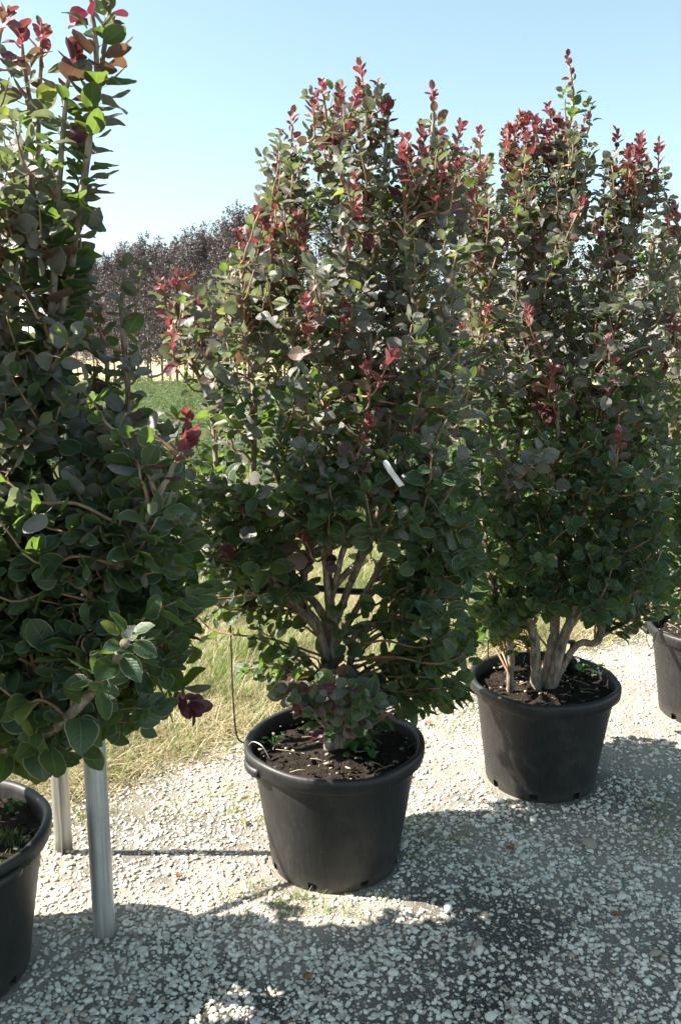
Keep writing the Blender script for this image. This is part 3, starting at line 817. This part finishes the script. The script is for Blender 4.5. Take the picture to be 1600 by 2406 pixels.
# ---- left shrub (nearest)
b = Shrub(-1.10, 2.12, SOIL_Z); shrubs['left'] = b
b.leader([(-100, 1500, -0.08), (0, 1180, -0.08), (45, 1060, -0.08), (75, 940, -0.08), (110, 780, -0.08), (125, 500, -0.08), (140, 300, -0.08), (165, 130, -0.08)], .016, (.02, 0), .42, 'purple', side=.8, size=1.5, side_to=.55, tone=.35, dens=1.4)
b.leader([(-90, 1450, -0.03), (20, 1150, -0.03), (100, 900, -0.03), (150, 720, -0.05), (185, 500, -0.08), (215, 300, -0.08), (228, 120, -0.08), (215, -10, -0.08)], .014, (.03, 0), .42, 'red', side=.8, size=1.5, side_to=.55, tone=.35, dens=1.4)
b.leader([(-80, 1400, 0.02), (60, 1000, 0.04), (140, 700, 0.04), (195, 400, 0.00), (240, 150, -0.03), (265, -10, -0.03)], .013, (.03, .02), .48, 'purple', side=.7, size=1.35, side_to=.55, tone=.5, dens=1.4)
b.leader([(-130, 1500, -0.08), (-60, 1200, -0.08), (0, 950, -0.08), (22, 700, -0.08), (40, 520, -0.08)], .019, (0, 0), .5, None, side=.8, size=1.2, cut=True, side_to=.75)
b.leader([(-120, 1450, 0.02), (-40, 1000, 0.07), (50, 600, 0.07), (65, 300, 0.02), (45, 90, -0.03)], .013, (0, .02), .45, 'red', size=1.3, side_to=.6, dens=1.4)
b.leader([(-120, 1450, 0.04), (0, 900, 0.12), (80, 500, 0.12), (100, 250, 0.07), (105, 90, 0.02)], .012, (0, .03), .55, 'red', size=1.2, side_to=.55, dens=1.4)
b.leader([(-140, 1400, 0.02), (-120, 900, 0.02), (-60, 500, 0.02), (-20, 200, -0.03), (5, 60, -0.08)], .014, (-.02, 0), .45, 'red', size=1.2)
b.leader([(40, 1640, -0.23), (200, 1480, -0.28), (330, 1250, -0.30), (385, 1150, -0.30), (432, 1065, -0.30)], .014, (.05, -.03), .45, 'red', size=1.15)
b.leader([(20, 1760, -0.18), (130, 1720, -0.33), (250, 1590, -0.42), (300, 1510, -0.48)], .013, (.05, -.03), .4, None, side=.8, size=1.2, cut=True)
b.leader([(0, 1640, -0.08), (120, 1450, -0.08), (220, 1280, -0.03), (300, 1000, 0.00), (285, 760, 0.00), (290, 640, 0.00)], .012, (.04, 0), .45, None, size=1.1)
b.leader([(0, 1600, 0.02), (120, 1300, 0.07), (240, 1100, 0.12), (260, 900, 0.12), (245, 760, 0.12)], .011, (.03, .02), .45, 'red', size=1.0)
b.leader([(30, 1700, -0.08), (160, 1620, -0.08), (320, 1560, -0.08), (440, 1660, -0.08)], .010, (.05, 0), .3, 'purple', side=.8, size=1.1)
GL = [[(250, 1470), (560, 1500), (560, 1800), (450, 1800), (430, 1600), (370, 1560)], [(300, 40), (700, 40), (560, 560), (300, 560)]]
b.fill([(0, 240), (150, 280), (190, 560), (0, 560)], 14, .2, .85, (.2, .3), 1.2, .0)
b.fill([(0, 420), (170, 520), (230, 760), (0, 760)], 18, .2, .8, (.2, .35), 1.15, .03)
b.fill([(0, 740), (150, 790), (220, 940), (350, 1040), (440, 1250), (0, 1250)], 92, .30, .5, size=1.04, redp=.03, gaps=GL)
b.fill([(0, 1150), (420, 1150), (460, 1400), (430, 1500), (0, 1500)], 135, .30, .25, size=1.08, redp=.01, gaps=GL, bias=-.05)
b.fill([(0, 1420), (330, 1420), (420, 1560), (330, 1690), (210, 1720), (0, 1700)], 104, .26, .1, size=1.10, redp=.0, gaps=GL, bias=-.08)
b.fill([(0, 1640), (140, 1660), (190, 1780), (80, 1760)], 10, .25, .1, (.1, .18), 1.15, 0)
b.fill([(-600, 300), (0, 300), (0, 1600), (-600, 1500)], 188, .30, .6, size=1.2, redp=.03, bias=-.12)

# ---- far right shrub
b = Shrub(1.77, 3.88, SOIL_Z); shrubs['far'] = b
for (x, dy, yt, tp) in ((1560, 0, 520, 'red'), (1600, -.1, 500, 'red'), (1650, .1, 420, 'red'), (1720, 0, 350, 'red'), (1800, .1, 420, 'purple'), (1860, 0, 560, 'red')):
    b.leader([(1700 + (x - 1700) * .3, 1400, dy * .3), (1700 + (x - 1700) * .6, 1200, dy), (x, 900, dy), (x + 5, yt, dy)], .015, ((x - 1700) * .0003, 0), .45, tp)
b.fill([(1530, 560), (1620, 600), (1900, 600), (1900, 1350), (1550, 1400), (1520, 1200)], 246, .45, .55, redp=.06)
b.fill([(1530, 1200), (1900, 1200), (1850, 1430), (1540, 1420)], 58, .4, .2, redp=0)

# visibility, to know which leaves show largest
allL = []
for key, b in shrubs.items():
    for i, lf in enumerate(b.L):
        c = lf[0] + lf[1] * lf[3] * .8; allL.append((key, i, c, lf[3], lf[2]))
C = np.array([a[2] for a in allL]); X, Yp, Z = project(C)
order = np.argsort(Z); CELL = 7.0; GW, GH = int(1600 / CELL) + 1, int(2406 / CELL) + 1
cov = np.zeros((GH, GW), bool); score = np.zeros(len(allL))
for i in order:
    if not (0 <= X[i] < 1600 and 0 <= Yp[i] < 2406): continue
    view = unit(C[i] - np.array((0, 0, CAM_H))); face = abs(view.dot(allL[i][4]))
    r = .42 * allL[i][3] * FPX / Z[i] * math.sqrt(max(face, .08))
    gx0, gx1 = max(0, int((X[i] - r) / CELL)), min(GW - 1, int((X[i] + r) / CELL)); gy0, gy1 = max(0, int((Yp[i] - r) / CELL)), min(GH - 1, int((Yp[i] + r) / CELL))
    sub = cov[gy0:gy1 + 1, gx0:gx1 + 1]; score[i] = (~sub).sum(); sub[:] = True
SCORE = {}
for a, sc_ in zip(allL, score): SCORE[(a[0], a[1])] = sc_

def leaf_arrays(L, off):
    by = {}
    for lf in L: by.setdefault(lf[4], []).append(lf)
    Vs, Fs, Us, Ms = [], [], [], []; k = 0
    for v, ls in by.items():
        TV, TF, TU = ALLT[v]
        P = np.array([l[0] for l in ls]) - off; O = np.array([l[1] for l in ls]); Nn = np.array([l[2] for l in ls]); S_ = np.array([l[3] for l in ls]); Cc = np.array([l[5] for l in ls])
        X_ = np.cross(O, Nn)
        V = P[:, None] + S_[:, None, None] * (TV[None, :, 0:1] * X_[:, None] + TV[None, :, 1:2] * O[:, None] + TV[None, :, 2:3] * Nn[:, None])
        n = len(ls); m = len(TV)
        F = TF[None] + (np.arange(n) * m)[:, None, None] + k
        Vs.append(V.reshape(-1, 3)); Fs.append(F.reshape(-1, 4)); Us.append(np.tile(TU, (n, 1))); Ms.append(np.repeat(Cc, len(TF))); k += n * m
    return np.vstack(Vs), np.vstack(Fs), np.vstack(Us), np.concatenate(Ms)

LABELS = {
 'mid': 'bushy smoke shrub with red shoot tips growing in the middle black pot',
 'right': 'tall smoke shrub with pale forked stems in the pot right of the middle one',
 'left': 'nearest smoke shrub with large round leaves and two tall shoots hiding the metal posts',
 'far': 'farthest smoke shrub cut off at the right edge of the photo',
}
NLEAF = 300
built = {}
for key, b in shrubs.items():
    root = empty('smoke_shrub', tuple(b.base), LABELS[key], 'shrub', 'potted smoke shrubs in a row')
    built[key] = [root]
    for (Q, r0, r1) in b.stems:
        n = len(Q); t = np.linspace(0, 1, n); prof = r1 + (r0 - r1) * (1 - t) ** .8 * (1 + .25 * np.exp(-t * 18))
        V, F = tube(Q, r0, r1, 8, wob=.10, prof=prof)
        o = link('stem', mesh_np('stem', V - b.base, F, [M['bark']]), root); built[key].append(o)
    o = link('twigs', b.twigs.mesh('twigs', [M['twig']], off=b.base), root, 'stuff'); built[key].append(o)
    idx = sorted(range(len(b.L)), key=lambda i: -SCORE[(key, i)])
    own = [i for i in idx[:NLEAF] if SCORE[(key, i)] >= 2]
    ownset = set(own)
    rest = [l for i, l in enumerate(b.L) if i not in ownset]
    V, F, U, Mi = leaf_arrays(rest, b.base)
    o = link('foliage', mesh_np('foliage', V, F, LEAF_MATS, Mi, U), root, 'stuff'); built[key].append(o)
    for i in own:
        p, od, nr, s_, v, c = b.L[i]
        xx_ = np.cross(od, nr)
        o = link('leaf', leaf_mesh(v, c), root)
        m = Matrix(((xx_[0], od[0], nr[0]), (xx_[1], od[1], nr[1]), (xx_[2], od[2], nr[2]))) * s_
        m = m.to_4x4(); m.translation = Vector(p - b.base); o.matrix_basis = m
        if c in (RED, PURPLE): o['label'] = 'young red leaf' if c == RED else 'dark purple leaf'
    print(key, 'leaves', len(b.L), 'own', len(own), 'stems', len(b.stems))

# the row goes on outside the frame: those shrubs shade the foreground
def copy_shrub(src, loc, rz, label, sc=1.0):
    r = built[src][0].copy(); COL.objects.link(r); r.location = loc; r.rotation_euler = (0, 0, rz); r['label'] = label; r.scale = (sc,) * 3
    for o in built[src][1:]:
        c = o.copy(); COL.objects.link(c); c.parent = r
    return r
copy_shrub('right', (-2.08, 1.55, SOIL_Z), R(140), 'smoke shrub of the same row standing beyond the left edge of the photo', 1.0)
copy_shrub('mid', (-3.2, .85, SOIL_Z), R(60), 'smoke shrub of the same row, second beyond the left edge of the photo', 1.0)

# ------------------------------------------------------------------ pots
def pot_mesh(seed, notches):
    r = np.random.default_rng(seed); NS = 96
    prof = [(.211, 0), (.217, .006), (.221, .035), (.230, .10), (.242, .18), (.255, .27), (.268, .35), (.2745, .378), (.276, .382), (.292, .384), (.297, .389), (.300, .418), (.299, .428), (.294, .434), (.284, .4345), (.278, .430), (.272, .415), (.268, .36), (.258, .34), (.209, .02), (.0, .018)]
    V = []; n = len(prof)
    ph = r.random() * 6
    for (q, z) in prof:
        for k in range(NS):
            a = 2 * math.pi * k / NS
            w_ = 1 + (.010 * math.sin(2 * a + ph) + .004 * math.sin(5 * a + ph * 2)) * (z / .43)
            zz = z + (.004 * math.sin(3 * a + ph) + .002 * math.sin(7 * a)) * (1 if z > .3 else 0)
            V.append((q * w_ * math.cos(a), q * w_ * math.sin(a), zz))
    F = []
    for i in range(n - 1):
        for k in range(NS):
            if i in (0, 1) and (k % (NS // 8)) in ((NS // 16), (NS // 16) + 1): continue     # drainage notches at the foot
            a = i * NS + k; b_ = i * NS + (k + 1) % NS
            F.append((a, b_, b_ + NS, a + NS))
    return mesh_np('pot_body', V, F, [M['plastic']])
def handle_mesh(ang):
    j = Join()
    P = []
    for t in np.linspace(-.20, .20, 13):
        a = ang + t; rr = .294 + .013 * math.cos(t / .201 * math.pi / 2) ** .6
        P.append((rr * math.cos(a), rr * math.sin(a), .395))
    V, F = tube(np.array(P), .008, .008, 6); V[:, 2] = .395 + (V[:, 2] - .395) * 2.1; j.add(V, F)
    for t in (-.1, .1):
        a = ang + t; V, F = box((.298 * math.cos(a), .298 * math.sin(a), .39), (.016, .006, .03), a); j.add(V, F)
    return j.mesh('handle', [M['plastic']])
def soil_mesh(seed):
    r = np.random.default_rng(seed); V = [(0, 0, SOIL_Z + .006)]; F = []; NS = 40; NRr = 14
    for i in range(1, NRr + 1):
        for k in range(NS):
            a = 2 * math.pi * k / NS; q = .271 * i / NRr
            z = SOIL_Z - .012 + .022 * mnoise.noise(Vector((q * math.cos(a) * 16 + seed, q * math.sin(a) * 16, seed))) + .02 * math.exp(-(q / .1) ** 2)
            V.append((q * math.cos(a), q * math.sin(a), z))
    for i in range(NRr - 1):
        for k in range(NS):
            a = 1 + i * NS + k; b_ = 1 + i * NS + (k + 1) % NS; F.append((a, a + NS, b_ + NS, b_))
    for k in range(0, NS, 1): F.append((0, 1 + k, 1 + (k + 1) % NS, 0))
    F = np.array(F)
    quads = F[F[:, 3] != 0] if True else F
    V2 = list(V); V2.append((.0005, 0, SOIL_Z + .006)); last = len(V2) - 1
    caps = [(last, 1 + k, 1 + (k + 1) % NS, 1 + (k + 2) % NS) for k in range(0, NS, 2)]
    return mesh_np('soil', V2, np.vstack([quads, np.array(caps)]), [M['soil']])
def debris(seed, n):
    r = np.random.default_rng(seed); j = Join()
    for _ in range(n):
        a = r.random() * 6.28; q = .255 * math.sqrt(r.random()); s = r.uniform(.003, .009) * (1.6 if r.random() < .1 else 1)
        c = np.array((q * math.cos(a), q * math.sin(a), SOIL_Z + .003 + r.uniform(0, .008)))
        V, F = box((0, 0, 0), (s * r.uniform(1, 2.4), s, s * .6), r.random() * 6.28); V = V + r.normal(0, s * .18, V.shape) + c
        j.add(V, F, 0 if r.random() < .35 else (2 if r.random() < .85 else 1))
    for _ in range(26):
        a = r.random() * 6.28; q = .24 * math.sqrt(r.random()); az = r.random() * 6.28; L = r.uniform(.03, .09)
        c = np.array((q * math.cos(a), q * math.sin(a), SOIL_Z + .006)); d = np.array((math.cos(az), math.sin(az), r.uniform(0, .4)))
        V, F = tube(np.array([c, c + d * L * .5 + (0, 0, .004), c + d * L]), .0012, .0008, 4); j.add(V, F, 1)
    return j.mesh('mulch', [M['soil_chip'], M['straw'], M['soil']], smooth=False)
M['soil_chip'] = simple('chip', (.22, .19, .15), .9, 0, .2, .4, 60)
POT_LABEL = {
 'mid': ('middle black plastic pot with green weeds in its soil, foremost in the centre', 'left'),
 'right': ('black plastic pot under the forked pale stems, right of the middle pot', None),
 'left': ('black plastic pot with mossy soil cut off by the left edge beside the round post', None),
 'far': ('black plastic pot cut off by the right edge, the farthest of the row', None),
 'out1': ('black plastic pot standing just beyond the left edge of the photo', None),
 'out2': ('black plastic pot standing second beyond the left edge of the photo', None)}
for i, (key, (lb, _)) in enumerate(POT_LABEL.items()):
    x, y, _r = POTS[key]
    root = empty('plant_pot', (x, y, .004), lb, 'pot', 'black nursery pots in a row')
    link('pot_body', pot_mesh(20 + i, 8), root)
    link('soil', soil_mesh(3 + i), root)
    link('mulch', debris(50 + i, 170), root, 'stuff')
    for hang in {'mid': (R(205), R(25)), 'right': (R(100), R(280 - 0)), 'left': (R(-35), R(145)), 'far': (R(160),)}.get(key, ()):
        if key == 'right' and hang > 4: continue
        link('handle', handle_mesh(hang), root)

# ------------------------------------------------------------------ weeds in the pots
def pot_weed(px, py, potkey, n, s, label):
    x0, y0, _r = POTS[potkey]
    p = at_ground(px, py, SOIL_Z)
    root = empty('pot_weed', tuple(p), label, 'weed')
    j = Join()
    for k in range(n):
        az = k * 2.4 + rng.random(); L = s * rng.uniform(.4, 1.25); h = s * rng.uniform(.3, 1.3)
        q = np.array((math.cos(az) * L, math.sin(az) * L, h)); V, F = tube(smooth_path([(0, 0, -.01), q * (.4, .4, .8), q], 5), .0014, .0009, 4); j.add(V, F)
        o = np.array((math.cos(az), math.sin(az), rng.normal(-.1, .3))); o = unit(o); nr = unit(np.array((0, -.45, 1.)) + rng.normal(0, .3, 3)); nr = unit(nr - o * nr.dot(o)); xx_ = np.cross(o, nr)
        key = ('w', k % 3)
        if key not in TMESH:
            V, F, UV = LT[k % 3]; TMESH[key] = mesh_np('weed_leaf', V, F, [M['potweed']], uv=UV)
        lo = link('leaf', TMESH[key], root); sz = s * rng.uniform(.45, .75)
        m = (Matrix(((xx_[0], o[0], nr[0]), (xx_[1], o[1], nr[1]), (xx_[2], o[2], nr[2]))) * sz).to_4x4(); m.translation = Vector(q - o * sz * .1); lo.matrix_basis = m
    link('stalks', j.mesh('stalks', [M['potweed']]), root)
pot_weed(838, 1765, 'mid', 20, .050, 'leafy green weed at the front of the soil in the middle pot')
pot_weed(870, 1715, 'mid', 8, .035, 'small green weed behind the larger weed in the middle pot')
pot_weed(642, 1752, 'mid', 9, .026, 'tiny pale green weed at the left side of the middle pot')
pot_weed(1395, 1588, 'right', 10, .045, 'thin dark green weed at the right side of the soil under the forked stems')
pot_weed(20, 1905, 'left', 12, .035, 'low green weed in the soil of the pot at the left edge')
# moss cushions in the left pot
def moss(px, py, r, label):
    p = at_ground(px, py, SOIL_Z); j = Join()
    for _ in range(260):
        a = rng.random() * 6.28; q = r * math.sqrt(rng.random()); d = np.array((rng.normal(0, .5), rng.normal(0, .5), 1.))
        V, F = blade_strip(np.array((q * math.cos(a) * 1.6, q * math.sin(a) * .5, .0)), d, None, rng.uniform(.012, .03), .002, .15, 2); j.add(V, F)
    o = link('moss', j.mesh('moss', [M['grass']]), None, 'stuff', tuple(p + (0, 0, .002))); tag(o, label)
moss(15, 1975, .07, 'sunlit strip of moss in the pot at the left edge')
moss(20, 2030, .06, 'green moss nearest the rim in the pot at the left edge')

# ------------------------------------------------------------------ posts, wires, hose
def lathe(prof, NS=24):
    V = []; F = []
    for (q, z) in prof:
        for k in range(NS): a = 2 * math.pi * k / NS; V.append((q * math.cos(a), q * math.sin(a), z))
    for i in range(len(prof) - 1):
        for k in range(NS):
            a = i * NS + k; b_ = i * NS + (k + 1) % NS; F.append((a, b_, b_ + NS, a + NS))
    return np.array(V), np.array(F)
pb = at_ground(247, 2195)
post = empty('round_post', (pb[0], pb[1], 0), 'thick round galvanised steel post standing in the gravel beside the left pot', 'post')
V, F = lathe([(.0325, -.25), (.0325, 1.6), (.0300, 1.602), (.0300, 1.2)], 32)
link('tube', mesh_np('tube', V, F, [M['galv']]), post)
V, F = lathe([(.0300, 1.585), (.0335, 1.600), (.0342, 1.612), (.030, 1.622), (.001, 1.626)], 32)
link('cap', mesh_np('cap', V, F, [M['rubber']]), post)
sb = at_ground(152, 2003)
sp = empty('slim_post', (sb[0], sb[1], 0), 'slim galvanised angle profile post behind the thick round one', 'post')
j = Join()
V, F = box((-.0155, -.004, .87), (.031, .003, 2.24), R(-16)); j.add(V, F)
V, F = box((.0145, .0005, .87), (.031, .003, 2.24), R(20)); j.add(V, F)
V, F = box((-.0005, -.014, .87), (.003, .020, 2.24), R(4)); j.add(V, F)
link('profile', j.mesh('profile', [M['galv']], smooth=False), sp)

def add_wire(name, P, r, mat, label, cat, n=24, sides=6):
    P = np.array(P, float); c = P[0].copy(); V, F = tube(smooth_path(P, n), r, r, sides)
    o = link(name, mesh_np(name, V - c, F, [mat]), None, None, tuple(c)); tag(o, label, cat); return o
wtop = np.array((pb[0], pb[1], 1.46))
add_wire('trellis_wire', [wtop + (0, .034, 0), (-.25, 2.98, 1.455), (.55, 3.52, 1.46), (1.5, 4.15, 1.47)], .0013, M['wire'], 'thin straight wire running behind the shrubs at head height', 'wire', 20, 4)
# irrigation hose: runs along the row, hanging on the posts
add_wire('irrigation_hose', [(-1.9, 2.05, .90), (sb[0] + .03, sb[1] - .04, .90), tuple(at_Y(560, 1385, 2.93)), tuple(at_Y(715, 1380, 2.98)), tuple(at_Y(790, 1387, 3.0)), tuple(at_Y(880, 1389, 3.05)), tuple(at_Y(1080, 1370, 3.3)), tuple(at_Y(1300, 1350, 3.65)), (2.2, 4.6, .84)], .0125, M['rubber'], 'black rubber hose slung behind the shrubs, seen past the middle stems', 'hose', 60, 10)
rim = lambda key, ang, r=.285, h=.438: (POTS[key][0] + r * math.cos(R(ang)), POTS[key][1] + r * math.sin(R(ang)), h)
a0 = at_Y(540, 1400, 2.80); a1 = at_Y(543, 1500, 2.76); a2 = at_Y(548, 1640, 2.72)
add_wire('dripper_tube', [a0, a1, a2, at_Y(556, 1725, 2.7), at_Y(572, 1745, 2.68), rim('mid', 182, .262, .415)], .0028, M['rubber'], 'thin black dripper tube hanging down to the left rim of the middle pot', 'tube')
add_wire('dripper_tube', [at_Y(925, 1640, 2.86), at_Y(945, 1655, 2.85), at_Y(957, 1675, 2.84), at_Y(955, 1700, 2.82)], .0028, M['rubber'], 'short hooked black tube over the right rim of the middle pot', 'tube', 12)
add_wire('dripper_tube', [at_Y(1146, 1440, 3.36), at_Y(1146, 1520, 3.36), at_Y(1147, 1560, 3.35)], .0024, M['rubber'], 'thin black tube dropping into the left side of the pot under the forked stems', 'tube', 8)
add_wire('dripper_tube', [at_Y(1204, 1440, 3.48), at_Y(1213, 1500, 3.45), at_Y(1222, 1535, 3.42)], .0024, M['rubber'], 'thin slanting black tube behind the forked stems', 'tube', 8)
add_wire('wire_loop', [at_Y(1524, 1470, 3.7), at_Y(1518, 1500, 3.68), at_Y(1530, 1525, 3.68), at_Y(1540, 1490, 3.66), at_Y(1560, 1470, 3.66)], .0018, M['rubber'], 'thin dark wire loop on the left rim of the farthest pot', 'wire', 16)
add_wire('wire_hoop', [rim('mid', 190, .288, .438), rim('mid', 196, .275, .462), rim('mid', 205, .255, .46), rim('mid', 211, .24, .42)], .0022, M['wire'], 'small pale wire hoop over the left rim of the middle pot', 'wire', 12)
# bracket stake behind the forked stems
bp = at_Y(1315, 1560, 3.42); j = Join()
for dx in (-.045, .045):
    V, F = box((dx, 0, .06), (.013, .013, .17)); j.add(V, F)
V, F = box((0, 0, .1515), (.117, .015, .013)); j.add(V, F)
o = link('stake_bracket', j.mesh('stake_bracket', [M['rubber']], smooth=False), None, None, (bp[0], bp[1], .37)); tag(o, 'black plastic hoop stake behind the forked stems in its pot', 'stake')

# plant labels
st = at_ground(937, 1715, SOIL_Z)
j = Join(); V, F = box((0, 0, .03), (.011, .0015, .10)); V[4:, 0] += .012; j.add(V, F)
o = link('plant_label', j.mesh('plant_label', [M['white']], smooth=False), None, None, tuple(st)); tag(o, 'narrow white label stuck upright in the soil of the middle pot', 'label')
def ribbon_label():
    P = smooth_path([at_Y(903, 1082, 2.30), at_Y(916, 1104, 2.29), at_Y(929, 1122, 2.31), at_Y(944, 1142, 2.30)], 12)
    wv = np.array((.018, .012, .010)); V = []; nr = np.array((.2, -.8, .5)) * .0
    for i, p in enumerate(P):
        t = i / 11; tw = -.35 + .5 * math.sin(t * 3.0)
        a = unit(np.array((math.cos(tw), .7 * math.sin(tw), .45)))
        ww = .0080 * (.55 if t < .06 else 1)
        b_ = unit(np.cross(a, P[-1] - P[0])) * .006 * math.sin(t * 3)
        V += [p - a * ww, p + b_, p + a * ww]
    F = []
    for i in range(11): F += [(3 * i, 3 * i + 1, 3 * i + 4, 3 * i + 3), (3 * i + 1, 3 * i + 2, 3 * i + 5, 3 * i + 4)]
    c = P[0].copy()
    o = link('hanging_label', mesh_np('hanging_label', np.array(V) - c, F, [M['white']]), None, None, tuple(c))
    md = o.modifiers.new('thick', 'SOLIDIFY'); md.thickness = .0008
    tag(o, 'folded shiny white label hanging among the leaves of the middle shrub', 'label')
ribbon_label()
# low moss and seedlings between the stones
mini = variants('minituft', [tuft(16, .022, .022, .0022, 1.2, .2, [M['grass'], M['straw']], .6) for _ in range(4)])
P = []
while len(P) < 800:
    y = rng.uniform(2.35, 4.8); x = rng.uniform(-.5, .55) * y
    if y > edge_y(x) or in_pot(x, y, .01) or mnoise.noise(Vector((x * 2.1, y * 2.1, 9.3))) < .12 + .25 * rng.random(): continue
    P.append((x, y, .003))
P = np.array(P); n = len(P); q_ = rng.uniform(.5, 1.2, n)
scatter('ground_moss', P, np.c_[np.zeros(n), np.zeros(n), rng.random(n) * 6.28], np.c_[q_, q_, q_], rng.integers(0, 4, n), mini, 'sparse yellow green moss between the gravel stones')
# dead leaves blown onto the gravel
for i, (px, py, lb) in enumerate(((560, 1935, 'small curled brown leaf on the sunlit gravel left of the middle pot'), (1000, 1700, 'brown dead leaf on the gravel between the middle pot and the forked shrub'), (430, 2060, 'brown dead leaf at the edge of the shade right of the round post'), (1180, 2010, 'brown dead leaf on the shaded gravel below the forked shrub'), (700, 2310, 'brown dead leaf near the bottom of the photo below the middle pot'), (1430, 2150, 'brown dead leaf on the shaded gravel at the lower right'))):
    V, F, UV = LT[i % 5]; a = rng.random() * 6.28; V = V * .034; V[:, 2] = np.abs(V[:, 2]) * 2.0
    V = np.c_[V[:, 0] * math.cos(a) - V[:, 1] * math.sin(a), V[:, 0] * math.sin(a) + V[:, 1] * math.cos(a), V[:, 2]]
    p = at_ground(px, py)
    o = link('fallen_leaf', mesh_np('fallen_leaf', V, F, [M['dead']], uv=UV), None, None, (p[0], p[1], .018)); tag(o, lb, 'leaf')
print('objects', len(bpy.data.objects))
